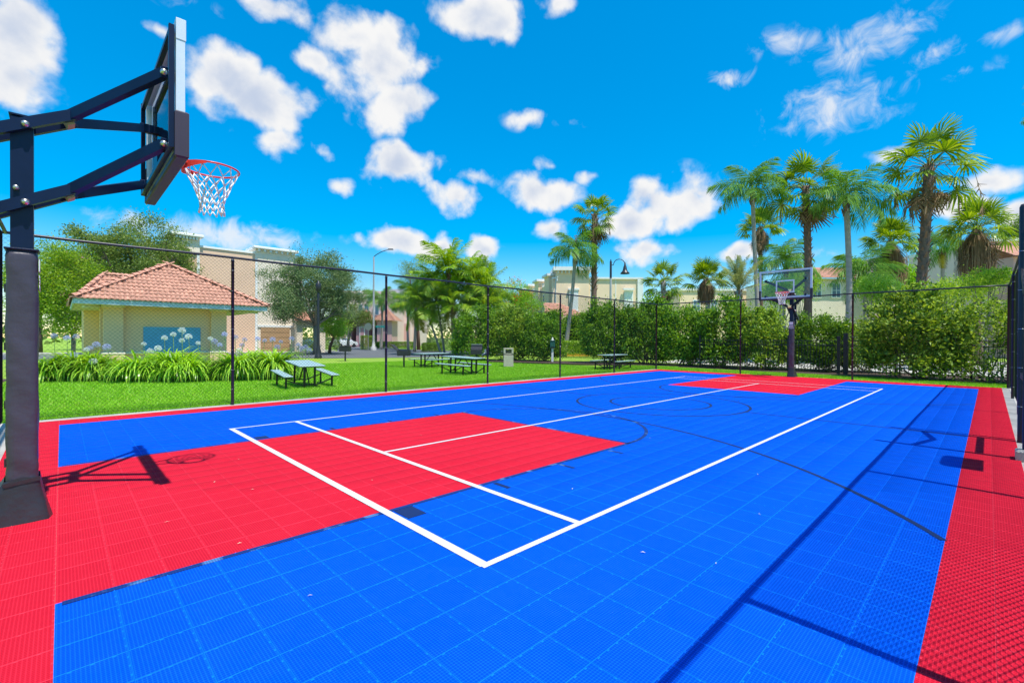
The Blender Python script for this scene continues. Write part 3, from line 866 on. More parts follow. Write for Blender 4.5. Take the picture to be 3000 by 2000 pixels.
# ------------------------------------------------------------------ picnic tables
M_AQUA = mat('aqua_coating', (.30, .43, .43), .5, .08, 12, bump=.15, bscale=150)
M_BLK = mat('black_coating', (.012, .012, .016), .4, .2, 12)
def picnic(label, x, d, yaw, tilt=0.0):
    px_, py_ = gp(x, d)
    t = empty('picnic_table', (px_, py_, float(zg(px_, py_))), yaw, label, 'picnic table', 'aqua picnic tables on the lawn')
    t.rotation_euler = (0, tilt, yaw)
    Ln = 1.9
    for nm, y, w_, z in (('table_top', 0, .76, .74), ('bench', -.68, .26, .44), ('bench', .68, .26, .44)):
        tp = MB().box((0, y, z), (Ln, w_, .035), bev=.012).build(nm, M_AQUA, t)
        MB().box((0, y, z - .028), (Ln - .06, w_ - .05, .02)).build('under_frame', M_BLK, tp)
    for sx_ in (-1, 1):
        X = sx_ * .62
        for s in (-1, 1):
            MB().bar((X, s * .15, 0), (X, s * .15, .70), .055, .055, (0, 1, 0)).build('leg', M_BLK, t)
            MB().bar((X, s * .68, 0), (X, s * .68, .41), .05, .05, (0, 1, 0)).build('bench_leg', M_BLK, t)
            MB().bar((X, s * .15, .10), (X, s * .68, .30), .03, .035).build('bench_arm', M_BLK, t)
        MB().bar((X, -.15, .14), (X, .15, .14), .04, .04).build('cross_rail', M_BLK, t)
        MB().bar((X, 0, .12), (sx_ * .08, 0, .70), .03, .03).build('brace', M_BLK, t)
    return t
picnic('aqua picnic table beside the agapanthus bed', 699, 15.0, R(84), R(-3))
picnic('aqua picnic table just left of the third fence post, nearer of an overlapping pair', 1064, 20.4, R(99), R(-1.5))
picnic('aqua picnic table behind the fence, partly hidden by another table', 992, 25.0, R(8))
picnic('aqua picnic table standing alone near the tall hedge corner', 1408, 24.0, R(6))

# ------------------------------------------------------------------ park grills
M_IRON = mat('grill_iron', (.028, .028, .034), .55, .25, 10, bump=.2)
def grill(label, x, d, rz, lid):
    X, Y = gp(x, d)
    g = empty('park_grill', (X, Y, float(zg(X, Y))), rz, label, 'grill', 'pedestal grills on the lawn')
    MB().lathe([(.045, -.05), (.045, .62)], 12).build('pedestal', M_IRON, g)
    mb = MB()
    mb.box((0, 0, .63), (.60, .42, .02)); mb.box((0, .21, .77), (.60, .016, .28)); mb.box((0, -.21, .76), (.60, .016, .26))
    for s in (-1, 1): mb.box((s * .30, 0, .77), (.016, .436, .28))
    mb.build('fire_box', M_IRON, g)
    gr = MB()
    for i in range(9): gr.tube([(-.29, -.18 + i * .045, .88), (.29, -.18 + i * .045, .88)], .006, 5)
    gr.build('grate', M_IRON, g)
    for s in (-1, 1): MB().tube([(s * .31, -.1, .80), (s * .38, -.1, .80), (s * .38, .1, .80), (s * .31, .1, .80)], .009, 6).build('handle', M_IRON, g)
    if lid == 'shut':
        MB().box((0, .0, .935), (.62, .44, .06), bev=.02).build('lid', M_IRON, g)
    else:
        a = {'side': R(-62), 'up': R(0)}[lid]
        if lid == 'side': MB().box((-.46, 0, 1.05), (.46, .43, .07), rot=Matrix.Rotation(R(42), 3, 'Y'), bev=.02).build('lid', M_IRON, g)
        else:
            l_ = MB().box((0, .26, 1.02), (.66, .05, .36), rot=Matrix.Rotation(R(-22), 3, 'X'), bev=.02).build('lid', M_IRON, g)
            MB().box((0, .24, 1.21), (.7, .03, .03)).build('lid_rim', mat('lid_chrome', (.5, .5, .48), .35, .1, 10, metal=.8), l_)
    return g
grill('dark iron park grill with its lid shut, beside the street kerb', 793, 29.5, R(-46), 'shut')
grill('iron park grill with its lid swung open to one side', 928, 24.5, R(-46), 'side')
grill('iron park grill with a raised lid behind the overlapping tables', 1094, 27.5, R(-46), 'up')

# ------------------------------------------------------------------ litter bin, pet station
X, Y = gp(1168, 26.0)
M_BIN = mat('bin_beige', (.50, .46, .37), .7, .08, 8, bump=.15)
b_ = empty('litter_bin', (X, Y, float(zg(X, Y))), R(-42), 'square beige litter bin on the lawn', 'litter bin')
MB().box((0, 0, .33), (.54, .54, .66), bev=.015).build('bin_body', M_BIN, b_)
MB().box((0, 0, .69), (.50, .50, .03)).build('bin_joint', M_BLK, b_)
hd = MB()
for sx_ in (-1, 1):
    for sy_ in (-1, 1): hd.box((sx_ * .22, sy_ * .22, .85), (.10, .10, .28))
hd.box((0, 0, .735), (.54, .54, .05)).box((0, 0, 1.01), (.55, .55, .06), bev=.015)
hd.build('bin_hood', M_BIN, b_)
MB().box((0, 0, .85), (.36, .36, .2)).build('bin_liner', mat('liner', (.10, .09, .055), .7, .4, 20), b_)

X, Y = gp(1269, 29.5)
p_ = empty('pet_waste_station', (X, Y, float(zg(X, Y))), R(-46), 'green bag dispenser on a white post in the lawn', 'pet station')
M_WPOST = mat('white_vinyl', (.76, .77, .76), .5, .04)
M_GREEN = mat('green_box', (.016, .10, .085), .45, .1, 8)
MB().box((0, 0, .52), (.13, .13, 1.1), bev=.008).build('post', M_WPOST, p_)
bx_ = MB().box((0, -.02, 1.16), (.30, .26, .46), bev=.02).build('dispenser_box', M_GREEN, p_)
MB().box((0, -.16, 1.0), (.2, .02, .05)).build('bag_slot', M_BLK, bx_)
MB().box((0, -.03, 1.40), (.34, .3, .05), bev=.015).build('box_lid', M_GREEN, bx_)
MB().lathe([(.09, 1.42), (.09, 1.46), (.05, 1.48), (.065, 1.53), (.045, 1.58), (0, 1.62)], 12).build('finial', M_WPOST, p_)

# ------------------------------------------------------------------ street lamps, sign
M_LAMP = mat('lamp_black', (.022, .024, .03), .4, .15, 8)
M_LPOLE = mat('lamp_pole_grey', (.42, .43, .43), .6, .12, 4, bump=.1)
X, Y = gp(1402, 34.0)
lp = empty('street_lamp', (X, Y, 0), R(-44), 'street lamp with a black bell shade rising above the hedge', 'street lamp')
zt = float(pt(1402, 598, 34)[2])
MB().lathe([(.14, -.05), (.14, .5), (.10, .6), (.085, zt * .6), (.07, zt - .5)], 14).build('pole', M_LPOLE, lp)
MB().lathe([(.085, zt - 1.3), (.08, zt - .1), (.03, zt), (.045, zt + .05), (0, zt + .1)], 12).build('pole_top', M_LAMP, lp)
MB().tube([(.06, 0, zt - .35)] + [(.62 + .42 * math.cos(t), 0, zt - .35 + .42 * math.sin(t) + .02) for t in np.linspace(math.pi, .15, 10)], .028, 8).build('bracket', M_LAMP, lp)
MB().lathe([(.02, .12), (.05, .10), (.07, -.12), (.11, -.2), (.15, -.42), (.2, -.54), (.33, -.68), (.34, -.73), (.3, -.72), (0, -.62)], 20, (1.04, 0, zt - .25)).build('lamp_shade', M_LAMP, lp)

X, Y = gp(858, 55.0)
l2 = empty('street_lamp', (X, Y, 0), R(-44), 'tall grey street lamp with a long curved arm beside the junction', 'street lamp')
zt = float(pt(858, 590, 55)[2])
MB().lathe([(.34, -.05), (.34, .4), (.2, .45), (.12, 1.2), (.085, zt)], 14).build('pole', M_LPOLE, l2)
MB().tube([(0, 0, zt), (.3, 0, zt + .25), (.9, 0, zt + .6), (1.8, 0, zt + .9)], .045, 8).build('arm', M_LAMP, l2)
MB().box((2.0, 0, zt + .9), (.6, .25, .12), bev=.04).build('lamp_head', M_LAMP, l2)

X, Y = gp(731, 33.5)
l3 = empty('street_lamp', (X, Y, 0), R(-44), 'black fluted lamp post standing in front of the middle oak', 'street lamp')
MB().lathe([(.26, -.05), (.26, .12), (.20, .2), (.19, .5), (.13, .75), (.10, 1.0), (.085, 4.6), (.06, 4.7)], 16).build('pole', M_LAMP, l3)
MB().lathe([(.05, 4.7), (.16, 4.85), (.2, 5.3), (.06, 5.5), (0, 5.6)], 14).build('lantern', M_LAMP, l3)

X, Y = gp(846, 52.0)
sg = empty('stop_sign', (X, Y, 0), R(-46), 'back of a stop sign beside the tall lamp', 'road sign')
MB().lathe([(.04, -.05), (.04, 3.2)], 8).build('post', M_STEEL, sg)
oc = [(.42 * math.cos(t), .42 * math.sin(t)) for t in np.linspace(math.pi / 8, 2 * math.pi + math.pi / 8, 9)[:-1]]
MB().add([(x, -.045, 2.75 + z) for x, z in oc] + [(x, -.055, 2.75 + z) for x, z in oc], [tuple(range(8)), tuple(reversed(range(8, 16)))] + [(i, 8 + i, 8 + (i + 1) % 8, (i + 1) % 8) for i in range(8)]).build('sign_plate', M_STEEL, sg)
X, Y = gp(873, 56)
sn = empty('street_name_sign', (X, Y, 0), R(-46), 'teal street name blade on a slim post at the junction', 'road sign')
MB().lathe([(.04, -.05), (.04, 2.95)], 8).build('post', M_STEEL, sn)
MB().box((0, 0, 2.85), (1.1, .03, .24), bev=.01).build('name_blade', mat('teal_blade', (.02, .28, .27), .5, .05), sn)

# ------------------------------------------------------------------ buildings
def onY(x, y, Yc):
    d = FW + (x - 1176) / 1065.3 * RT - (y - 784) / 1065.3 * UP
    return CAM_P + (Yc - CAM_P[1]) / d[1] * d
def stucco(name, c): return mat(name, c, .85, .05, .6, spec=.2, bump=.12, bscale=30)
M_CREAM = stucco('stucco_cream', (.92, .64, .38)); M_BEIGE = stucco('stucco_beige', (.78, .53, .37)); M_PALE = stucco('stucco_pale', (.82, .71, .57))
M_PINK = stucco('stucco_pink', (.62, .36, .36)); M_LPINK = stucco('stucco_light_pink', (.80, .57, .55)); M_WTRIM = stucco('white_trim', (.80, .80, .77))
M_TAN2 = stucco('garage_tan', (.42, .27, .15)); M_SAND = stucco('stucco_sand', (.86, .66, .45)); M_MAUVE = stucco('stucco_mauve', (.46, .25, .28))
M_WIN = mat('window_glass', (.10, .20, .27), .08, .2, 1.5, spec=.8)
M_BLUEP = mat('blue_panel', (.12, .44, .70), .5, .08, 3, bump=.1, bscale=20)
M_TERRA = mat('terracotta', (.58, .28, .19), .7, .16, 3.0, rnd=.16, bump=.2, bscale=25)
M_FASC = mat('fascia_blue', (.50, .64, .70), .6, .05)
M_SOFF = mat('soffit', (.62, .58, .50), .8, .05)

# barrel roof tile, 24 triangles
def rtile(w_=.172, ln=.40):
    vs = []; k = 6
    for yy, lift in ((0, .036), (ln, .004)):
        for i in range(k + 1):
            x = -w_ / 2 + w_ * i / k
            vs.append((x, yy, lift + .042 * (.5 + .5 * math.cos(2 * math.pi * x / w_))))
    for i in range(k + 1):
        q = vs[i]; vs.append((q[0], q[1] + .004, q[2] - .022))
    fs = [(i, i + 1, k + 2 + i, k + 1 + i) for i in range(k)] + [(i + 1, i, 2 * k + 2 + i, 2 * k + 3 + i) for i in range(k)]
    mb = MB().add(vs, fs, True)
    return mb
RT_MESH = rtile().mesh('roof_tile', M_TERRA)
HIP = MB()
vs = []
for yy, lift, r_ in ((0, .03, .125), (.40, 0, .10)):
    for i in range(7):
        t = math.pi * i / 6
        vs.append((r_ * math.cos(t), yy, lift + r_ * .75 * math.sin(t)))
HIP.add(vs, [(i + 1, i, 7 + i, 8 + i) for i in range(6)], True)
HIP_MESH = HIP.mesh('hip_tile', M_TERRA)

def slope_tiles(A, B, C, D, root, stuff=False, budget=None):
    """tiles over the slope A-B (eave) .. D-C (ridge)"""
    A, B, C, D = [np.array(q, float) for q in (A, B, C, D)]
    ux = (B - A); W_ = np.linalg.norm(ux); ux /= W_
    nrm = np.cross(ux, (C + D) / 2 - A); nrm /= np.linalg.norm(nrm)
    if nrm[2] < 0: nrm = -nrm
    uy = np.cross(nrm, ux)
    H_ = (C - A) @ uy
    if H_ < 0: uy = -uy; H_ = -H_
    xl = (D - A) @ ux; xr = (C - A) @ ux
    out = []
    rows = int(H_ / .325)
    for r in range(rows + 1):
        y = r * .325
        lo = xl * y / H_; hi = W_ + (xr - W_) * y / H_
        n_ = int(W_ / .172)
        for c in range(n_ + 1):
            x = (c + .5) * W_ / (n_ + .5)
            if lo - .06 < x < hi + .06:
                out.append(A + ux * x + uy * (y - .06) + nrm * .012)
    rot = Matrix((ux, uy, nrm)).transposed()
    if not stuff:
        for q in out:
            link('roof_tile', RT_MESH, root, tuple(q + rng.normal(0, .004, 3)), rot.to_euler())
    else:
        base = np.array([v.co[:] for v in RT_MESH.vertices]); fcs = np.array([p.vertices[:] for p in RT_MESH.polygons])
        M3 = np.stack([ux, uy, nrm], 1)
        Vv = np.concatenate([base @ M3.T + q for q in out]); Fv = np.concatenate([fcs + len(base) * i for i in range(len(out))])
        tag(link('roof_tile_field', npmesh('roof_tile_field', Vv, Fv, M_TERRA, True), root), kind='stuff')
    # decking under the tiles
    e = nrm * -.02
    MB().add([A + e, B + e, C + e, D + e], [(0, 1, 2, 3)]).build('roof_deck', M_TERRA, root)
def hip_line(P, Q, root):
    P = np.array(P, float); Q = np.array(Q, float); d = Q - P; ln = np.linalg.norm(d); d /= ln
    x = np.cross(d, (0, 0, 1.0)); x /= np.linalg.norm(x); z = np.cross(x, d)
    rot = Matrix((x, d, z)).transposed().to_euler()
    for i in range(int(ln / .33)):
        link('hip_tile', HIP_MESH, root, tuple(P + d * (i * .33) + z * .055), rot)

pav = empty('pavilion', (0, 0, 0), 0, 'small cream pavilion with a red barrel tile roof and blue shutter', 'pavilion')
YW = 23.0
x0, x1 = -.47, 3.66
MB().box(((x0 + x1) / 2, YW + 2.9, 1.4), (x1 - x0, 5.8, 3.0)).build('wall', M_CREAM, pav)
for x in (x0 + .12, x1 - .28):
    cl = MB().box((x, YW - .06, 1.4), (.62, .34, 3.0)).build('corner_pier', M_CREAM, pav)
    MB().box((x, YW - .07, .76), (.74, .44, .12), bev=.04).build('pier_ledge', M_PALE, cl)
    MB().box((x, YW - .07, .36), (.70, .40, .74)).build('pier_base', M_CREAM, cl)
    MB().box((x, YW - .07, 2.72), (.74, .44, .14), bev=.03).build('pier_cap', M_PALE, cl)
MB().box((x0 - .12, YW + .45, 1.4), (.3, .4, 3.0)).build('side_pier', M_CREAM, pav)
MB().box(((x0 + x1) / 2, YW - .03, .76), (x1 - x0 - 1.0, .14, .10), bev=.03).build('wall_ledge', M_PALE, pav)
wn_ = MB().box((1.66, YW - .012, 1.30), (2.06, .05, 1.16)).build('blue_shutter', M_BLUEP, pav)
for q in range(9): MB().box((1.66, YW - .041, .80 + q * .128), (2.02, .014, .115)).build('shutter_slat', M_BLUEP, wn_)
ez = 2.90
ex0, ex1, ey0, ey1 = -1.58, 5.22, 21.9, 28.7
pk = (1.80, 25.3, 4.90)
fc = MB()
for cx, cy, sx, sy in (((ex0 + ex1) / 2, ey0 + .03, ex1 - ex0 - .06, .05), ((ex0 + ex1) / 2, ey1 - .03, ex1 - ex0 - .06, .05), (ex0 + .03, 25.3, .05, 6.66), (ex1 - .03, 25.3, .05, 6.66)):
    fc.box((cx, cy, ez - .09), (sx, sy, .2))
fc.build('fascia', M_FASC, pav)
MB().box(((ex0 + ex1) / 2, 25.3, ez - .15), (ex1 - ex0 - .14, 6.64, .03)).build('soffit', M_SOFF, pav)
MB().tube([(ex0 + .3, ey0 + .5, ez - .28), (x0 - .1, YW + .3, ez - .2)], .045, 6).build('eave_bracket', M_WTRIM, pav)
MB().tube([(ex1 - .3, ey0 + .5, ez - .28), (x1 + .1, YW + .3, ez - .2)], .045, 6).build('eave_bracket', M_WTRIM, pav)
rf = empty('roof'); rf.parent = pav
slope_tiles((ex0, ey0, ez), (ex1, ey0, ez), pk, pk, rf)
slope_tiles((ex0, ey1, ez), (ex0, ey0, ez), pk, pk, rf, True)
slope_tiles((ex1, ey0, ez), (ex1, ey1, ez), pk, pk, rf, True)
for c in ((ex0, ey0, ez), (ex1, ey0, ez), (ex0, ey1, ez)): hip_line(c, pk, rf)
# rear wing
MB().box((.6, 30.0, 1.4), (3.4, 3.2, 3.0)).build('rear_wing', M_CREAM, pav)
wa, wb, wc, wd_ = (-1.6, 27.2, 3.0), (4, 27.2, 3.0), (2.6, 29, 4.55), (-.35, 29, 4.55)
slope_tiles(wa, wb, wc, wd_, rf, True)
slope_tiles((-1.6, 30.8, 3.0), wa, wd_, wd_, rf, True)
hip_line(wa, wd_, rf); hip_line(wd_, wc, rf)

# --- generic townhouse pieces
def win(parent, c, wv, hv, n, t=(1, 0, 0), frame=M_WTRIM, glass=M_WIN, mull=True, nm='window'):
    """window on a wall with outward normal n and horizontal tangent t"""
    n = Vector(n); t = Vector(t); c = Vector(c); z = Vector((0, 0, 1))
    M3 = Matrix((t, n, z)).transposed()
    o = MB().box(c + n * .02, (wv + .24, .08, hv + .24), rot=M3).build(nm, frame, parent)
    MB().box(c + n * .05, (wv, .06, hv), rot=M3).build('pane', glass, o)
    if mull:
        mb = MB().box(c + n * .075, (.06, .05, hv), rot=M3).box(c + n * .077, (wv, .05, .06), rot=M3)
        mb.build('mullion', frame, o)
    return o
def slab_on(parent, nm, P, Q, z0, z1, th, mt, off=0.0):
    """upright slab between plan points P and Q, th thick, standing off the wall"""
    P = Vector((P[0], P[1], 0)); Q = Vector((Q[0], Q[1], 0)); d = (Q - P).normalized(); n = Vector((d.y, -d.x, 0))
    c = (P + Q) / 2 + n * (off - th / 2)
    M3 = Matrix((d, n, Vector((0, 0, 1)))).transposed()
    return MB().box(c + Vector((0, 0, (z0 + z1) / 2)), ((Q - P).length, th, z1 - z0), rot=M3).build(nm, mt, parent)

# tall beige townhouse on the left
YB = 47.0
tb = empty('townhouse', (0, 0, 0), 0, 'tall windowless beige townhouse end wall behind the pavilion', 'building')
P = lambda x: float(onY(x, 600, YB)[0]); Zr = lambda x, y: float(onY(x, y, YB)[2])
zt = Zr(500, 573)
xL, xR = P(372), P(694)
MB().box(((xL + xR) / 2, YB + 6, zt / 2), (xR - xL, 12, zt)).build('wall', M_BEIGE, tb)
MB().box(((xL + xR) / 2, YB + 6, zt + .09), (xR - xL + .2, 12.2, .18)).build('coping', M_WTRIM, tb)
for a_, b_, up_ in ((396, 458, .75), (586, 676, .45)):
    xa, xb_ = P(a_), P(b_)
    pp = MB().box(((xa + xb_) / 2, YB + 1.0, zt + .1), (xb_ - xa, 2.3, up_ * 2)).build('parapet', M_PALE, tb)
    MB().box(((xa + xb_) / 2, YB + .9, zt + up_ + .16), (xb_ - xa + .5, 2.9, .24), bev=.05).build('cornice', M_WTRIM, pp)
    for k in range(7): MB().box((xa + .25 + (xb_ - xa - .5) * k / 6, YB - .28, zt + up_ - .06), (.16, .3, .26)).build('corbel', M_WTRIM, pp)
    MB().box((xa + .1, YB - .05, zt * .5), (.22, .1, zt)).build('trim_strip', M_WTRIM, tb); 
    if a_ < 500: MB().box((xb_ - .1, YB - .05, zt * .5), (.22, .1, zt)).build('trim_strip', M_WTRIM, tb)
MB().box(((P(591) + xR) / 2, YB - .06, zt * .5), (xR - P(591), .14, zt)).build('wall_bay', M_PALE, tb)
MB().box(((P(596) + P(668)) / 2, YB - .17, Zr(630, 749)), (P(668) - P(596) + .4, .12, .22)).build('door_lintel', M_WTRIM, tb)
gd = empty('garage_door'); gd.parent = tb
zz = Zr(630, 752)
for k in range(5): MB().box(((P(598) + P(664)) / 2, YB - .18, zz * (k + .5) / 5), (P(664) - P(598), .1, zz / 5 - .04)).build('door_panel', M_TAN2, gd)
# portico
ptc = empty('portico'); ptc.parent = tb
xa, xb_ = P(668), P(692) + 1.2
zp = Zr(690, 752)
for x in (xa, xb_): MB().box((x, YB - 2.2, zp / 2), (.55, .55, zp)).build('column', M_PALE, ptc)
MB().box(((xa + xb_) / 2, YB - 2.2, zp + .3), (xb_ - xa + .7, .6, .7)).build('beam', M_PALE, ptc)
slope_tiles((xa - .6, YB - 2.9, zp + .6), (xb_ + .6, YB - 2.9, zp + .6), (xb_ - .3, YB - .2, zp + 1.7), (xa + .3, YB - .2, zp + 1.7), ptc, True)

# pink row of townhouses down the street
pk_ = empty('townhouse_row', (0, 0, 0), 0, 'pink townhouses with red porch roofs at the end of the street', 'building')
def fac(x, y, d): return pt(x, y, d)
def face_block(root, xa, xb_, ytop, d, mt, nm='wall', depth=9.0, z0=0):
    A = pt(xa, 780, d); B = pt(xb_, 780, d); z1 = float(pt((xa + xb_) / 2, ytop, d)[2])
    dv = (B - A)[:2]; dv /= np.linalg.norm(dv); n = np.array((dv[1], -dv[0]))
    c = (A + B)[:2] / 2 - n * depth / 2
    o = MB().box((c[0], c[1], (z0 + z1) / 2), (np.linalg.norm((B - A)[:2]), depth, z1 - z0), rz=math.atan2(dv[1], dv[0])).build(nm, mt, root)
    return o, A, B, dv, n, z1
def facewin(root, x, y0, y1, wpx, d, dv, n, **k):
    p = pt(x, (y0 + y1) / 2, d); hh = (y1 - y0) / 1065.3 * d; ww = wpx / 1065.3 * d
    return win(root, p, ww, hh, (n[0], n[1], 0), (dv[0], dv[1], 0), **k)
_, A, B, dv, n, z1 = face_block(pk_, 775, 905, 668, 84, M_LPINK)
for x in (790, 806, 828, 842, 866, 884): facewin(pk_, x, 700, 722, 8, 83.9, dv, n, mull=False)
for x in (800, 816, 846, 862, 884): facewin(pk_, x, 752, 782, 10, 83.9, dv, n)
for x in (792, 826, 850): facewin(pk_, x, 672, 690, 9, 83.9, dv, n, mull=False)
for xa, xb_, yt, dd, mt_ in ((776, 806, 742, 80, M_PINK), (818, 846, 738, 80, M_MAUVE), (866, 900, 736, 80, M_PINK)):
    o_, A, B, dv2, n2_, zt2 = face_block(pk_, xa, xb_, yt, dd, mt_, 'porch', 4.0)
    facewin(pk_, (xa + xb_) / 2, 752, 788, 9, dd - .1, dv2, n2_, glass=M_MAUVE, mull=False, nm='door')
    r_ = empty('porch_roof'); r_.parent = pk_
    e_ = .7
    A2 = np.array((*(A[:2] - dv2 * e_ + n2_ * e_), zt2)); B2 = np.array((*(B[:2] + dv2 * e_ + n2_ * e_), zt2))
    mid = np.array((*((A + B)[:2] / 2 - n2_ * 2.0), zt2 + 2.0))
    slope_tiles(A2, B2, mid, mid, r_, True)
    C2 = np.array((*(A[:2] - dv2 * e_ - n2_ * 4.6), zt2)); D2 = np.array((*(B[:2] + dv2 * e_ - n2_ * 4.6), zt2))
    slope_tiles(C2, A2, mid, mid, r_, True); slope_tiles(B2, D2, mid, mid, r_, True)
gt2 = empty('townhouse', (0, 0, 0), 0, 'grey topped pale townhouse behind the palm trees', 'building')
_, A, B, dv, n, z1 = face_block(gt2, 893, 962, 690, 92, M_LPINK)
_, A, B, dv, n, z1 = face_block(gt2, 887, 940, 664, 93, mat('grey_cladding', (.42, .44, .50), .8, .06, 2), 'parapet', z0=9.0)
for x in (915, 940): facewin(gt2, x, 700, 724, 12, 91.9, dv, n)
facewin(gt2, 930, 742, 782, 26, 91.9, dv, n, glass=M_PINK, mull=False)

# cream three storey building in the middle
cb = empty('townhouse', (0, 0, 0), 0, 'cream three storey townhouse with white shutters behind the two middle palms', 'building')
DB = 58.0
_, A, B, dv, n, z1 = face_block(cb, 1268, 1476, 641, DB, M_SAND, depth=11)
slab_on(cb, 'coping', A + 0, B + 0, z1, z1 + .22, 11.4, M_WTRIM, .2)
_, A2, B2, dv2, n2_, z2 = face_block(cb, 1277, 1352, 622, DB - .2, M_SAND, 'tower', 4.0)
slab_on(cb, 'cornice', A2 - .4 * np.array((*dv2, 0)), B2 + .4 * np.array((*dv2, 0)), z2, z2 + .45, 5.0, M_WTRIM, .5)
for k in range(9):
    q = A2 + (B2 - A2) * (k + .5) / 9
    MB().box((q[0] + n2_[0] * .15, q[1] + n2_[1] * .15, z2 - .16), (.16, .3, .3), rz=math.atan2(dv2[1], dv2[0])).build('corbel', M_WTRIM, cb)
_, A3, B3, dv3, n3_, z3 = face_block(cb, 1464, 1477, 639, DB - .2, M_WTRIM, 'pilaster', 1.0)
for x in (1357, 1414, 1276): slab_on(cb, 'trim_strip', pt(x - 1, 700, DB), pt(x + 1, 700, DB), 0, z1, .1, M_WTRIM, .05)
for x, ya, yb in ((1318, 668, 712), (1444, 668, 713)):
    facewin(cb, x, ya, yb, 16, DB - (.35 if x < 1350 else .1), dv, n, glass=M_WTRIM, mull=False, nm='shutter')
    p = pt(x, ya - 4, DB - .4); MB().box(p, (1.35, .3, .22), rz=math.atan2(dv[1], dv[0])).build('lintel', M_WTRIM, cb)
    p = pt(x, yb + 3, DB - .4); MB().box(p, (1.35, .3, .16), rz=math.atan2(dv[1], dv[0])).build('sill', M_WTRIM, cb)
# receding side wing
A_ = pt(1276, 780, DB); B_ = pt(1196, 780, 80.0)
zs = z1 - .3
dvs = (A_ - B_)[:2]; Ls = np.linalg.norm(dvs); dvs /= Ls; ns = np.array((dvs[1], -dvs[0]))
c = (A_ + B_)[:2] / 2 - ns * 4
MB().box((c[0], c[1], zs / 2), (Ls, 8, zs), rz=math.atan2(dvs[1], dvs[0])).build('side_wall', M_SAND, cb)
for k in range(4):
    u = .1 + .26 * k
    q = B_ + (A_ - B_) * u
    b2 = q[:2] - ns * .8
    o_ = MB().box((b2[0], b2[1], (zs + .9) / 2), (2.4, 2.6, zs + .9), rz=math.atan2(dvs[1], dvs[0])).build('bay', M_SAND, cb)
    MB().box((b2[0], b2[1], zs + 1.0), (3.0, 3.2, .3), rz=math.atan2(dvs[1], dvs[0])).build('bay_cornice', M_WTRIM, o_)
    q2 = B_ + (A_ - B_) * min(.97, u + .13); 
    for zc in (zs - 2.2, zs - 5.2): win(cb, (q2[0], q2[1], zc), 1.5, 2.0, (ns[0], ns[1], 0), (dvs[0], dvs[1], 0))
    MB().box((q2[0], q2[1], zs + .45), (3.0, .12, .10), rz=math.atan2(dvs[1], dvs[0])).build('balustrade_rail', M_WTRIM, cb)
    for s in range(7):
        e_ = q2[:2] + dvs * (-1.4 + s * .45)
        MB().box((e_[0], e_[1], zs + .2), (.09, .09, .45)).build('baluster', M_WTRIM, cb)
r_ = empty('entrance_roof'); r_.parent = cb
q = pt(1262, 706, 56)
slope_tiles(q + (-2.2, -1.4, -1.0), q + (2.6, -3.4, -1.0), q + (1.2, -.6, .5), q + (-.6, .3, .5), r_, True)

# pale building behind the right hand palms
wb2 = empty('townhouse', (0, 0, 0), 0, 'pale cream building with teal windows behind the far hoop', 'building')
_, A, B, dv, n, z1 = face_block(wb2, 1800, 2075, 640, 56, M_PALE)
for x in (1876, 1920, 1995): facewin(wb2, x, 652, 682, 17, 55.9, dv, n)
for x in (1840, 1957, 2040): facewin(wb2, x, 648, 680, 14, 55.9, dv, n)
r_ = empty('roof'); r_.parent = wb2
e3 = np.array((*(n * .8), 0)); up3 = np.array((0, 0, 1.0))
A2 = np.array((A[0], A[1], z1)) + e3; B2 = np.array((B[0], B[1], z1)) + e3
slope_tiles(A2, B2, B2 - e3 * 6 + up3 * 1.9 - np.array((*(dv * 3), 0)), A2 - e3 * 6 + up3 * 1.9 + np.array((*(dv * 3), 0)), r_, True)
_, A, B, dv, n, z1 = face_block(wb2, 2010, 2078, 596, 54, M_LPINK, 'stair_tower', 5)
slab_on(wb2, 'coping', A, B, z1, z1 + .25, 5.4, M_WTRIM, .2)
facewin(wb2, 2028, 640, 668, 16, 53.9, dv, n)

pb = empty('townhouse', (0, 0, 0), 0, 'pink building with a red roof corner at the right edge of the picture', 'building')
_, A, B, dv, n, z1 = face_block(pb, 2268, 2420, 556, 40, M_LPINK, depth=8)
slab_on(pb, 'coping', A, B, z1, z1 + .28, 8.4, M_WTRIM, .2)
_, A, B, dv, n, z1 = face_block(pb, 2326, 2420, 590, 38, M_PINK, 'front_bay', 3)
r_ = empty('roof'); r_.parent = pb
e3 = np.array((*(n * .5), 0))
A2 = np.array((A[0], A[1], z1)) + e3 - np.array((*(dv * .4), 0)); B2 = np.array((B[0], B[1], z1)) + e3
slope_tiles(A2, B2, B2 - e3 * 5 + up3 * 1.3, A2 - e3 * 5 + up3 * 1.3, r_, True)
lb = empty('low_building', (0, 0, 0), 0, 'long low cream building behind the fan palms and lamp', 'building')
_, A, B, dv, n, z1 = face_block(lb, 1560, 1770, 668, 66, M_SAND, depth=6)
slab_on(lb, 'coping', A, B, z1, z1 + .3, 6.4, M_WTRIM, .2)
for x in (1600, 1640, 1690, 1735): facewin(lb, x, 690, 712, 14, 65.9, dv, n)

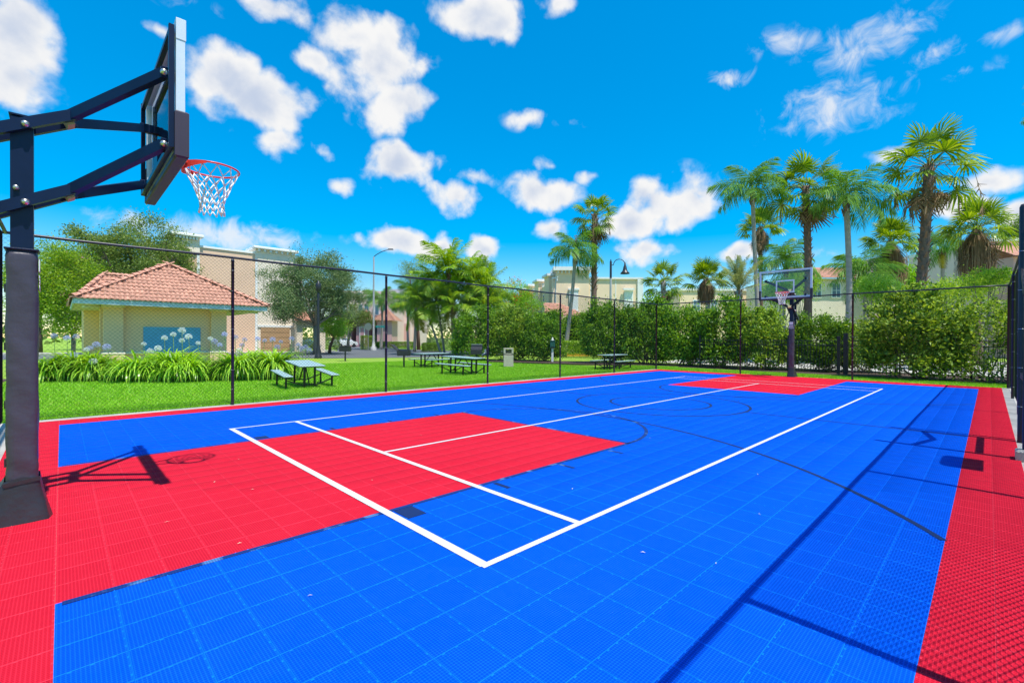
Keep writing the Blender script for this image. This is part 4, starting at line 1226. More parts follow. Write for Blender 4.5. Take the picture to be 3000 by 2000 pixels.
# black picket fence in the hedge
M_PICK = mat('picket_black', (.012, .013, .018), .4, .15, 8)
pf = empty('picket_fence', (22.0, -4.2, 0), R(90), 'black metal picket fence standing inside the hedge', 'fence')
FLn = 12.5
for z in (.14, 1.22, 1.42): MB().box((FLn / 2, 0, z), (FLn, .03, .035)).build('rail', M_PICK, pf)
PKM = MB().box((0, 0, .76), (.018, .018, 1.4)).mesh('picket', M_PICK)
for k in range(int(FLn / .115)): link('picket', PKM, pf, (.06 + k * .115, 0, 0))
PPM = MB().box((0, 0, .8), (.07, .07, 1.66), bev=.006).box((0, 0, 1.64), (.09, .09, .03)).mesh('fence_post', M_PICK)
for x in (0, 2.45, 4.6, 8.4, FLn): link('fence_post', PPM, pf, (x, 0, 0))
gp_ = MB().box((6.25, -.05, .85), (.16, .14, 1.76), bev=.01).box((6.5, -.03, .80), (.12, .12, 1.62), bev=.01).build('gate_post', M_PICK, pf)

# parked cars
M_TYRE = mat('tyre', (.02, .02, .02), .8, .1); M_CGL = mat('car_glass', (.02, .03, .04), .08, .1, spec=.7)
def car(label, x, d, rz, col, nm):
    X, Y = gp(x, d)
    c = empty('parked_car', (X, Y, .01), rz, label, 'car', 'cars parked by the houses')
    mt = mat(nm, col, .25, .03, spec=.5, coat=.6)
    prof = [(-2.2, .35), (-2.25, .75), (-2.1, .92), (-1.5, .98), (-.9, 1.42), (.5, 1.44), (1.2, 1.0), (2.05, .86), (2.25, .66), (2.25, .35)]
    k = len(prof); vs = [(x_, -.86 * (1 if z < 1.1 else .8), z) for x_, z in prof] + [(x_, .86 * (1 if z < 1.1 else .8), z) for x_, z in prof]
    MB().add(vs, [tuple(range(k)), tuple(reversed(range(k, 2 * k)))] + [(i, k + i, k + (i + 1) % k, (i + 1) % k) for i in range(k)]).build('body', mt, c)
    for s in (-1, 1):
        MB().add([(-1.3, s * .83, 1.02), (-.85, s * .73, 1.38), (.45, s * .73, 1.39), (1.0, s * .83, 1.03)], [(0, 1, 2, 3)]).build('side_window', M_CGL, c)
        for x_ in (-1.4, 1.4):
            MB().lathe([(0, .11), (.2, .11), (.32, .1), (.33, 0), (.33, -.1)], 16).build('wheel', M_TYRE, c, (x_, s * .78, .33), (-s * math.pi / 2, 0, 0))
    MB().add([(1.17, -.68, 1.03), (.53, -.62, 1.41), (.53, .62, 1.41), (1.17, .68, 1.03)], [(0, 1, 2, 3)]).build('windscreen', M_CGL, c)
    return c
car('small blue car parked beside the portico', 695, 62, R(-30), (.08, .16, .28), 'car_paint_blue')
car('white car parked in front of the pink townhouses', 789, 74, R(20), (.7, .7, .7), 'car_paint_white')

# ------------------------------------------------------------------ vegetation
M_OAK = leafmat('oak_leaf', (.07, .14, .018), (.28, .36, .09), .45, .35, .3)
M_OAKD = leafmat('oak_leaf_dark', (.08, .17, .05), (.34, .44, .20), .45, .35, .3)
M_MYRT = leafmat('myrtle_leaf', (.10, .26, .015), (.42, .56, .06), .42, .42, .3)
M_LIME = leafmat('lime_leaf', (0.202, 0.434, 0.031), (0.388, 0.620, 0.078), .4, .4)
M_HEDGE = leafmat('hedge_leaf', (.018, .085, .005), (.30, .52, .045), .4, .38, .35)
M_HEDGE2 = leafmat('hedge_leaf_yellow', (.03, .115, .006), (.46, .62, .08), .4, .38, .35)
M_LOWH = leafmat('low_hedge_leaf', (0.155, 0.310, 0.019), (0.403, 0.589, 0.046), .35, .35)
M_PINE = leafmat('pine_needle', (0.109, 0.217, 0.031), (0.264, 0.372, 0.062), .5, .25)
M_POIN = leafmat('poinciana_leaf', (.14, .36, .015), (.36, .62, .04), .45, .42, .3)
M_FANL = leafmat('fan_palm_leaf', (.07, .17, .010), (.30, .40, .04), .36, .34, .35)
M_QUEEN = leafmat('queen_palm_leaf', (.04, .17, .025), (.24, .42, .06), .4, .36, .3)
M_DATE = leafmat('date_palm_leaf', (0.186, 0.264, 0.078), (0.419, 0.419, 0.139), .4, .3)
M_ARECA = leafmat('areca_leaf', (.10, .26, .012), (.42, .54, .04), .4, .4, .3)
M_YELL = leafmat('yellow_frond', (.35, .30, .02), (.45, .40, .04), .5, .3)
M_DEAD = leafmat('dead_frond', (.14, .085, .045), (.34, .23, .13), .8, .15, .2)
M_AGAP = leafmat('agapanthus_leaf', (0.155, 0.372, 0.019), (0.465, 0.713, 0.054), .3, .3, .5)
M_FLOW = leafmat('agapanthus_flower', (.32, .34, .62), (.62, .63, .84), .6, .35, .2, .2)
M_WFLOW = leafmat('white_agapanthus_flower', (.68, .72, .74), (.86, .88, .84), .6, .35, .2, .1)
M_ORANGE = leafmat('orange_blossom', (.60, .13, .03), (.75, .25, .05), .6, .3, .2)
M_PINKF = leafmat('pink_blossom', (.65, .28, .30), (.75, .45, .45), .6, .3, .2)
M_BARK = mat('oak_bark', (.11, .085, .065), .9, .3, 5, bump=.8, bscale=14)
M_BARKR = mat('red_bark', (.20, .10, .065), .9, .3, 5, bump=.8, bscale=14)
M_BARKG = mat('grey_bark', (.23, .20, .165), .9, .25, 5, bump=.6, bscale=14)
M_STALK = mat('flower_stalk', (.12, .22, .04), .5, .15)
M_GRASS = leafmat('grass_blade', (0.139, 0.372, 0.019), (0.372, 0.682, 0.046), .45, .4, .35, .0)

def unit(v): return v / (np.linalg.norm(v, axis=-1, keepdims=True) + 1e-9)
def leaf_arrays(C, Ln, Wd, out=None, outw=.6, up=.15, rg=rng, droop=.0):
    n = len(C)
    a = rg.normal(size=(n, 3)); a = unit(a)
    if out is not None: a = a + outw * out
    a[:, 2] += up - droop
    a = unit(a)
    b = unit(np.cross(a, rg.normal(size=(n, 3))))
    nn = np.cross(a, b)
    L_ = Ln * rg.uniform(.7, 1.3, (n, 1)); W_ = Wd * rg.uniform(.7, 1.3, (n, 1))
    v0 = C - a * L_ * .5; v2 = C + a * L_ * .5 - nn * L_ * .12
    m_ = C - a * L_ * .05
    v1 = m_ + b * W_ * .5 + nn * W_ * .18; v3 = m_ - b * W_ * .5 + nn * W_ * .18
    V = np.stack([v0, v1, v2, v3], 1).reshape(-1, 3)
    F = np.arange(4 * n).reshape(n, 4)
    return V, F
def leaf_mesh(name, C, Ln, Wd, mt, **k):
    V, F = leaf_arrays(C, Ln, Wd, **k)
    return npmesh(name, V, F, mt)

def make_tree(name, label, cat, base, H, c, rad, trunk_r, nleaf, Ln, Wd, mt, bark, seed, K=70, sig=.42, fork=None, group=None, limbs=6, low=-.75, blossom=None, up=.15):
    """tapered trunk with limbs reaching clumps of leaves; c and rad: crown centre above base and half sizes"""
    rg = np.random.default_rng(seed)
    root = empty(name, base, 0, label, cat, group)
    T = []
    while len(T) < K:
        p = rg.normal(size=3); p /= np.linalg.norm(p)
        r = rg.uniform(.15, 1) ** .5
        r *= 1 + .22 * math.sin(3.1 * p[0] + seed) * math.cos(2.7 * p[1] + 2 * p[2])
        p = p * r
        if p[2] < low: continue
        T.append(p)
    T = np.array(T) * np.array(rad) + np.array(c)
    fork = fork if fork is not None else c[2] - rad[2] * .7
    mb = MB()
    lean = rg.normal(0, .12, 2)
    top = np.array((c[0] * .5 + lean[0], c[1] * .5 + lean[1], fork))
    mb.tube([(0, 0, -.1), (lean[0] * .3, lean[1] * .3, fork * .4), tuple(top)], [trunk_r * 1.25, trunk_r, trunk_r * .85], 9)
    nodes = [top]; nr = [trunk_r * .7]
    order = rg.permutation(K)
    for q in order[:limbs]:
        e = T[q]; mid = top * .5 + e * .5 + rg.normal(0, .12, 3) * np.array(rad) + np.array((0, 0, .08 * rad[2]))
        P = [top, top * .75 + mid * .25 + rg.normal(0, .04, 3), mid, mid * .4 + e * .6, e]
        rr = np.array([.62, .5, .36, .22, .1]) * trunk_r
        mb.tube(P, list(rr), 7)
        for a_, b_ in zip(P[1:], rr[1:]): nodes.append(np.array(a_)); nr.append(b_)
        nodes.append((mid + top) / 2); nr.append(rr[1])
    nodes = np.array(nodes)
    for q in order[limbs:]:
        e = T[q]; d = np.linalg.norm(nodes - e, axis=1) + (nodes[:, 2] > e[2] + .3) * 1.0
        i = int(np.argmin(d)); s = nodes[i]
        mid = (s + e) / 2 + rg.normal(0, .08, 3) * np.linalg.norm(e - s)
        r0 = min(nr[i] * .6, trunk_r * .22)
        mb.tube([s, mid, e], [r0, r0 * .6, r0 * .25], 5)
    mb.build('trunk', bark, root)
    wgt = rg.uniform(.45, 1.6, K); wgt /= wgt.sum()
    idx = rg.choice(K, nleaf, p=wgt)
    sg = sig * rg.uniform(.6, 1.35, K)
    off = rg.normal(size=(nleaf, 3)); off *= sg[idx][:, None]; off[:, 2] *= .72
    Cc = T[idx] + off
    out = unit(Cc - np.array(c))
    me = leaf_mesh('crown', Cc, Ln, Wd, mt, out=out, up=up, rg=rg)
    link('crown', me, root)
    if blossom:
        nb_, bm, cnt, bs = blossom
        ii_ = rg.choice(nleaf, cnt)
        Cb = np.repeat(Cc[ii_] + out[ii_] * .12, nb_, 0) + rg.normal(0, bs, (cnt * nb_, 3))
        link('blossom', leaf_mesh('blossom', Cb, .13, .10, bm, rg=rg), root)
    return root
def px2m(px, d): return px / 1065.3 * d
def tree_at(name, label, xb, d, xc, yc, rxp, rzp, trunk_r, nleaf, Ln, Wd, mt, bark, seed, cat='tree', **k):
    X, Y = gp(xb, d); z0 = float(zg(X, Y))
    q = pt(xc, yc, d)
    rx, rz_ = px2m(rxp, d), px2m(rzp, d)
    return make_tree(name, label, cat, (X, Y, z0), 0, (q[0] - X, q[1] - Y, q[2] - z0), (rx, rx, rz_), trunk_r, nleaf, Ln, Wd, mt, bark, seed, **k)

tree_at('oak_tree', 'broad oak tree rising behind the red-roofed pavilion', 300, 38, 318, 595, 118, 92, .26, 40000, .16, .085, M_OAK, M_BARK, 3, K=110, sig=.42, fork=3.0, limbs=8)
tree_at('oak_tree', 'spreading oak tree in front of the beige townhouse', 725, 40, 716, 668, 112, 86, .22, 50000, .15, .07, M_OAKD, M_BARKG, 8, K=120, sig=.42, fork=2.6, limbs=9)
tree_at('oak_tree', 'thin red-barked oak beside the garage door', 661, 50, 642, 705, 60, 62, .2, 12000, .16, .075, M_OAKD, M_BARKR, 19, K=50, sig=.5, fork=3.0)
tree_at('myrtle_tree', 'light green crape myrtle with pink blossom beside the pole pad', 165, 27, 145, 655, 66, 105, .11, 20000, .13, .065, M_MYRT, M_BARKG, 5, K=80, sig=.34, fork=1.5, low=-1, blossom=(14, M_PINKF, 7, .10))
tree_at('leafy_tree', 'yellowish tree top between the myrtle and the oak', 200, 52, 205, 612, 62, 50, .2, 12000, .2, .1, M_MYRT, M_BARKG, 23, K=50, sig=.6)
tree_at('leafy_tree', 'shady tree under the left eave of the pavilion', 228, 54, 225, 712, 52, 48, .22, 10000, .2, .1, M_OAK, M_BARKR, 29, K=40, sig=.6, fork=3.0)
tree_at('leafy_tree', 'green tree half hidden by the padded pole', 90, 40, 92, 660, 62, 80, .2, 14000, .17, .085, M_MYRT, M_BARK, 31, K=50, sig=.5)
tree_at('young_tree', 'small lime green tree behind the first grill', 757, 44, 770, 748, 30, 26, .14, 5000, .15, .08, M_LIME, M_BARKR, 37, K=26, sig=.32, fork=1.6)
tree_at('leafy_tree', 'mid green tree in front of the pink townhouses', 800, 60, 812, 722, 40, 32, .18, 8000, .2, .09, M_OAK, M_BARKG, 41, K=34, sig=.5, fork=2.6)
tree_at('pine_tree', 'pine tree above the left side of the palm clump', 962, 60, 962, 632, 30, 40, .22, 7000, .36, .03, M_PINE, M_BARKR, 43, K=22, sig=.5, fork=5.0)
tree_at('pine_tree', 'pine tree above the right side of the palm clump', 1108, 60, 1106, 632, 34, 42, .22, 8000, .36, .03, M_PINE, M_BARKR, 47, K=24, sig=.5, fork=5.0)
tree_at('poinciana_tree', 'feathery tree with orange blossom between the palm clump and hedge', 1165, 46, 1165, 700, 62, 52, .2, 16000, .17, .05, M_POIN, M_BARKG, 53, K=60, sig=.42, fork=2.2, blossom=(40, M_ORANGE, 26, .22))
tree_at('leafy_tree', 'loose pale shrub tree below the tallest palm', 2165, 25, 2200, 664, 66, 26, .08, 6000, .11, .05, M_MYRT, M_BARKG, 59, K=60, sig=.24, fork=1.6, limbs=8)
tree_at('leafy_tree', 'loose shrub tree in front of the pink building', 2262, 22, 2268, 645, 40, 32, .07, 3600, .10, .045, M_MYRT, M_BARKG, 61, K=46, sig=.16, fork=1.6, limbs=8)
tree_at('young_tree', 'bright lime tree behind the chain link rail right of the hoop', 2012, 30, 2018, 668, 36, 34, .09, 6000, .12, .06, M_LIME, M_BARKG, 67, K=34, sig=.3, fork=1.6)
tree_at('leafy_tree', 'dark tree behind the pink building', 2338, 64, 2340, 535, 40, 36, .25, 8000, .24, .11, M_OAK, M_BARK, 71, K=40, sig=.7)
tree_at('young_tree', 'lime tree seen through the backboard glass', 1790, 32, 1790, 672, 40, 30, .09, 6000, .13, .06, M_LIME, M_BARKG, 73, K=34, sig=.32, fork=1.6)

tree_at('leafy_tree', 'mid green tree left of the teal windows', 1838, 46, 1838, 655, 36, 36, .12, 7000, .15, .07, M_MYRT, M_BARKG, 79, K=36, sig=.36, fork=1.8)
tree_at('leafy_tree', 'mid green tree below the left skirted palm', 2066, 42, 2068, 650, 40, 36, .12, 8000, .15, .07, M_POIN, M_BARKG, 83, K=40, sig=.36, fork=1.8)
# ---- hedges made of single shrubs
def shrub_meshes(seed, w_, dp, h, nleaf, Ln, Wd, mt, K=90, sig=.2):
    rg = np.random.default_rng(seed)
    T = []
    while len(T) < K:
        p = rg.uniform(-1, 1, 3); p[2] = rg.uniform(.12, 1)
        q = np.array((p[0], p[1], p[2]))
        e = abs(q[0]) ** 2.6 + abs(q[1]) ** 2.6 + abs(q[2]) ** 5
        if e > 1.0 + .25 * math.sin(5 * q[0] + seed) or e < .28: continue
        T.append(q * np.array((w_ / 2, dp / 2, h)))
    T = np.array(T)
    mb = MB()
    for k in range(12):
        a_ = rg.uniform(0, 6.28); r0 = rg.uniform(0, .22) * w_
        b0 = np.array((r0 * math.cos(a_), r0 * .5 * math.sin(a_), -.05)); e = T[rg.integers(K)] * (1, 1, .85)
        mid = b0 * .4 + e * .6; mid[2] = e[2] * .45
        mb.tube([b0, mid, e], [.03, .02, .008], 5)
    for k in range(9):
        q = T[rg.integers(K)]
        if q[2] < h * .6: continue
        sh = np.linspace(0, 1, 4)[1:, None] * np.array((rg.normal(0, .2), rg.normal(0, .2), rg.uniform(.25, .6))) + q
        T = np.concatenate([T, sh]); mb.tube([q] + [tuple(r_) for r_ in sh], .006, 4)
    st = mb.mesh('stems', M_BARKG)
    K0 = K; K = len(T)
    wgt = rg.uniform(.4, 1.6, K); wgt[K0:] *= .35; wgt /= wgt.sum()
    idx = rg.choice(K, nleaf, p=wgt)
    sgk = sig * rg.uniform(.6, 1.4, K); sgk[K0:] *= .38; C = T[idx] + rg.normal(size=(nleaf, 3)) * sgk[idx][:, None]
    C[:, 2] = np.abs(C[:, 2] - .12) + .12
    out = unit(C - np.array((0, 0, h * .45)))
    lf = leaf_mesh('foliage', C, Ln, Wd, mt, out=out, outw=.7, up=.3, rg=rg)
    return st, lf
SH = [shrub_meshes(101, 3.0, 2.2, 3.3, 14000, .155, .068, M_HEDGE, 100, .18), shrub_meshes(102, 3.0, 2.2, 3.3, 14000, .155, .068, M_HEDGE2, 95, .19),
      shrub_meshes(103, 3.0, 2.2, 3.3, 13000, .165, .07, M_HEDGE, 75, .19), shrub_meshes(104, 2.8, 2.0, 3.2, 9000, .12, .055, M_HEDGE2, 70, .24)]
def shrub(label, X, Y, var, s, rz, sz=None, group='tall hedge shrubs'):
    o = empty('hedge_shrub', (X, Y, float(zg(X, Y))), rz, label, 'shrub', group)
    o.scale = (s, s, sz if sz else s)
    st, lf = SH[var]
    link('stems', st, o); link('foliage', lf, o)
    return o
back = [(-4.6, 21.3, 1, 1.0, 1.10, 'hedge shrub at the far right fence corner'), (-2.4, 21.4, 3, 1.0, .92, 'open hedge shrub with bare stems near the right fence corner'),
        (-.2, 21.3, 1, 1.05, 1.05, 'dense pale hedge shrub right of the dark gate post'), (3.3, 23.4, 0, .85, .80, 'low bright hedge shrub behind the padded far pole'),
        (1.6, 24.2, 3, .8, .74, 'sparse hedge shrub behind the gate post and pickets'), (5.6, 23.0, 1, .95, .90, 'yellow-green hedge shrub just left of the far hoop'),
        (7.7, 23.2, 2, 1.0, 1.08, 'dark hedge shrub between the far hoop and the corner post'), (9.8, 23.3, 0, 1.05, 1.02, 'glossy dark hedge shrub right of the far left fence corner')]
for Y, X, v, s, sz, lb_ in back: shrub(lb_, X, Y, v, s, R(90) + rng.normal(0, .25), sz)
left = [(12.1, 23.2, 2, 1.05, 1.17, 'hedge shrub seen through the last fence bay before the corner'), (14.3, 22.3, 0, 1.05, 1.15, 'hedge shrub behind the lone picnic table'),
        (20.6, 20.2, 1, 1.15, 1.08, 'bushy bright shrub right behind the litter bin'), (18.6, 20.9, 0, .95, .95, 'rounded shrub between the litter bin and the pet station'),
        (22.8, 19.0, 2, 1.15, 1.1, 'large shrub at the right foot of the palm clump')]
for Y, X, v, s, sz, lb_ in left: shrub(lb_, X, Y, v, s, R(125) + rng.normal(0, .3), sz)
for x, d, v, s, lb_ in ((1236, 44, 0, 1.35, 'tall hedge shrub below the cream building, left of the leaning palm'), (1290, 46, 2, 1.4, 'tall hedge shrub behind the leaning palm trunk'),
                        (1342, 47, 0, 1.4, 'tall hedge shrub behind the straight fan palm trunk'), (1395, 46, 2, 1.4, 'tall hedge shrub behind the bell lamp post'), (1450, 42, 0, 1.35, 'tall hedge shrub between lamp and fence corner'),
                        (1195, 42, 1, 1.3, 'tall hedge shrub below the orange blossom tree'), (1500, 34, 2, 1.15, 'hedge shrub behind the fence corner post')):
    X, Y = gp(x, d); shrub(lb_, X, Y, v, s, R(-46) + rng.normal(0, .2), s * (.9 if x < 1480 else 1.0))

def trimmed(name, label, x0_, x1_, d, ytop, dp, mt, n, Ln=.07, Wd=.04, zmin=.08):
    A = np.array(gp(x0_, d)); B = np.array(gp(x1_, d)); z1 = float(pt((x0_ + x1_) / 2, ytop, d)[2]); ln = np.linalg.norm(B - A)
    o = empty(name, ((A + B)[0] / 2, (A + B)[1] / 2, 0), math.atan2(B[1] - A[1], B[0] - A[0]), label, 'hedge')
    C = rng.uniform(-.5, .5, (n, 3)); k = rng.integers(0, 6, n)
    C[k <= 1, 2] = .5; C[k == 2, 1] = -.5; C[k == 3, 1] = -.5; C[k == 4, 0] = np.sign(C[k == 4, 0]) * .5
    C = C * np.array((ln, dp, z1 - zmin)) + np.array((0, 0, (z1 + zmin) / 2)) + rng.normal(0, .045, (n, 3))
    link('foliage', leaf_mesh('foliage', C, Ln, Wd, mt, out=unit(C - (0, 0, z1 / 2)), up=.3), o)
    mb = MB()
    for q in np.linspace(-.45, .45, max(3, int(ln * 2))): mb.tube([(q * ln, 0, -.05), (q * ln + rng.normal(0, .1), rng.normal(0, .1), z1 * .8)], .018, 5)
    mb.build('stems', M_BARKG, o)
    return o
trimmed('low_hedge', 'low trimmed yellow-green hedge at the foot of the two middle palms', 1278, 1432, 37.5, 785, 2.0, M_LOWH, 14000, .10, .055, .25)
trimmed('trimmed_hedge', 'dark trimmed hedge behind the oak trunk', 640, 775, 56, 776, 1.6, M_OAKD, 9000, .12, .07)
trimmed('trimmed_hedge', 'long trimmed hedge behind the grill with the open lid', 868, 950, 66, 786, 1.5, M_HEDGE, 6000, .13, .07)
trimmed('trimmed_hedge', 'dark hedge in the shade of the palm clump', 985, 1140, 58, 778, 2.5, M_OAKD, 9000, .14, .08)
trimmed('round_bush', 'rounded bush beside the tall lamp base', 832, 858, 58, 772, 1.4, M_HEDGE2, 3500, .11, .06)
trimmed('round_bush', 'dark green bush beside the kerb below the palm clump', 972, 1014, 50, 789, 1.6, M_HEDGE, 4000, .1, .06)
A = np.array(gp(1276, 40)); B = np.array(gp(1390, 40))
ky = MB().bar((A[0], A[1], .1), (B[0], B[1], .1), .3, .3).build('kerb', mat('yellow_kerb', (.62, .32, .03), .7, .3, 2)); tag(ky, 'yellow painted kerb under the low hedge', 'kerb', kind='structure')

# far belt of trees all round, beyond anything that can be told apart
C = []
for az in np.arange(0, 360, 1.3):
    r = rng.uniform(130, 190); h = rng.uniform(5, 10)
    c = np.array((r * math.cos(R(az)), r * math.sin(R(az)), h * .5))
    C.append(c + rng.normal(size=(75, 3)) * np.array((2.4, 2.4, h * .26)))
C = np.concatenate(C); C[:, 2] = np.abs(C[:, 2])
tag(link('far_treeline', leaf_mesh('far_treeline', C, 1.3, .8, M_OAK)), 'distant belt of trees behind the houses', 'trees', kind='stuff')

# ------------------------------------------------------------------ palms
def fan_leaf(seed, droop, dead=False):
    rg = np.random.default_rng(seed)
    pl, fr = 1.2, .92
    Vs = []; Fs = []
    def pet(u): return np.array((pl * u, 0, -.25 * droop * u * u * pl))
    for i in range(3):
        a_, b_ = pet(i / 3), pet((i + 1) / 3); o = len(Vs)
        for q in (a_, b_): Vs += [q + (0, .022, 0), q + (0, -.022, 0), q + (0, 0, .02)]
        Fs += [(o, o + 3, o + 4, o + 1), (o + 1, o + 4, o + 5, o + 2), (o + 2, o + 5, o + 3, o)]
    hub = pet(1)
    n = 24
    for i in range(n):
        t = R(-128 + 256 * i / (n - 1))
        ln = fr * (.72 + .28 * math.cos(t * .6)) * rg.uniform(.9, 1.08)
        d = np.array((math.cos(t), math.sin(t), 0)); s = np.array((-math.sin(t), math.cos(t), 0))
        wd = .5 * ln * R(256 / n) * 1.15
        zf = .05 if i % 2 else -.02
        dr = droop * (.35 + .25 * rg.random()) + .1
        m1 = hub + d * ln * .55 + np.array((0, 0, zf + .06 - .12 * dr))
        tip = hub + d * ln * .97 + np.array((0, 0, -.55 * dr * ln))
        o = len(Vs)
        Vs += [hub + s * .01, hub - s * .01, m1 + s * wd * .55, m1 - s * wd * .55, tip + s * .012, tip - s * .012]
        Fs += [(o, o + 2, o + 3, o + 1), (o + 2, o + 4, o + 5, o + 3)]
    return npmesh('frond', np.array(Vs), np.array(Fs), M_DEAD if dead else M_FANL)
FAN = {'up': [fan_leaf(1, .25), fan_leaf(2, .4)], 'mid': [fan_leaf(3, .8), fan_leaf(4, 1.0)], 'low': [fan_leaf(5, 1.5), fan_leaf(6, 1.9)], 'dead': [fan_leaf(7, 2.3, True)]}

def feather(seed, Lr, arch, nl, ll, mt, plum=.5, lw=.035, droop=.6):
    rg = np.random.default_rng(seed)
    Vs = []; Fs = []
    def rp(u):
        ang = .95 - arch * u
        return np.array((Lr * (u - .12 * arch * u * u), 0, Lr * (.42 * u - .46 * arch * u * u)))
    K = 9
    for i in range(K):
        a_, b_ = rp(i / K), rp((i + 1) / K); r0, r1 = .028 * (1 - .85 * i / K), .028 * (1 - .85 * (i + 1) / K); o = len(Vs)
        Vs += [a_ + (0, r0, 0), a_ - (0, r0, 0), a_ + (0, 0, r0), b_ + (0, r1, 0), b_ - (0, r1, 0), b_ + (0, 0, r1)]
        Fs += [(o, o + 3, o + 4, o + 1), (o + 1, o + 4, o + 5, o + 2), (o + 2, o + 5, o + 3, o)]
    for i in range(nl):
        u = .16 + .84 * (i + .5) / nl
        p = rp(u); t = unit(rp(min(1, u + .02)) - rp(u - .02))
        side = 1 if i % 2 else -1
        sy = np.array((0, side, 0.0)); nz_ = np.cross(t, sy) * side
        l_ = ll * (math.sin(math.pi * min(1, .12 + .88 * u)) ** .6 * .85 + .2) * rg.uniform(.85, 1.1)
        el = rg.uniform(-plum, plum)
        d = unit(t * .55 + sy * math.cos(el) + np.array((0, 0, 1)) * math.sin(el))
        w_ = unit(np.cross(d, np.array((0, 0, 1.0)) + t * .3)) * lw * .5
        m_ = p + d * l_ * .5 + np.array((0, 0, -.10 * droop * l_)); e = p + d * l_ * .9 + np.array((0, 0, -.5 * droop * l_))
        o = len(Vs)
        Vs += [p + w_ * .5, p - w_ * .5, m_ + w_, m_ - w_, e + w_ * .2, e - w_ * .2]
        Fs += [(o, o + 2, o + 3, o + 1), (o + 2, o + 4, o + 5, o + 3)]
    return npmesh('frond', np.array(Vs), np.array(Fs), mt)
QUE = [feather(11, 3.0, 1.35, 130, .85, M_QUEEN, .8, .042, 1.5), feather(12, 3.0, 1.75, 130, .85, M_QUEEN, .9, .042, 1.7), feather(13, 2.8, 1.0, 120, .8, M_QUEEN, .7, .042, 1.2)]
DAT = [feather(21, 2.8, .55, 110, .42, M_DATE, .4, .032, .3), feather(22, 2.8, .75, 110, .42, M_DATE, .4, .032, .3)]
ARE = [feather(31, 2.7, 1.0, 80, .62, M_ARECA, .35, .05, .8), feather(32, 2.7, 1.3, 80, .62, M_ARECA, .45, .05, 1.1), feather(33, 2.5, .7, 76, .6, M_ARECA, .35, .05, .5)]
YEL = feather(34, 2.5, 1.5, 70, .6, M_YELL, .4, .05, 1.4); DEADF = feather(35, 2.4, 1.7, 50, .5, M_DEAD, .5, .035, 1.8)

M_FTRUNK = mat('fan_palm_trunk', (.17, .11, .085), .9, .35, 7, bump=.9, bscale=16)
M_GTRUNK = mat('smooth_palm_trunk', (.33, .30, .27), .85, .18, 5, bump=.4, bscale=10)
M_BOOTS = mat('leaf_base_stub', (.20, .115, .08), .9, .3, 9)

def trunk_path(base, top, bow, n=14):
    B = np.array(base, float); T = np.array(top, float); out = []
    for i in range(n + 1):
        u = i / n; p = B + (T - B) * u
        p = p + np.array((bow[0], bow[1], 0)) * math.sin(math.pi * u)
        out.append(p)
    return out
def crown(root, top, meshes, n, e0, e1, s, rg, nm='frond', tw=.25):
    for i in range(n):
        u = (i + .5) / n
        az = i * 2.39996 + rg.normal(0, .15); el = e0 + (e1 - e0) * u ** .85 + rg.normal(0, .09)
        me = meshes(u) if callable(meshes) else meshes[i % len(meshes)]
        sc = s * rg.uniform(.88, 1.1)
        r_ = Matrix.Rotation(az, 3, 'Z') @ Matrix.Rotation(-el, 3, 'Y') @ Matrix.Rotation(rg.normal(0, tw), 3, 'X')
        link(nm, me, root, tuple(top), r_.to_euler(), (sc, sc, sc))

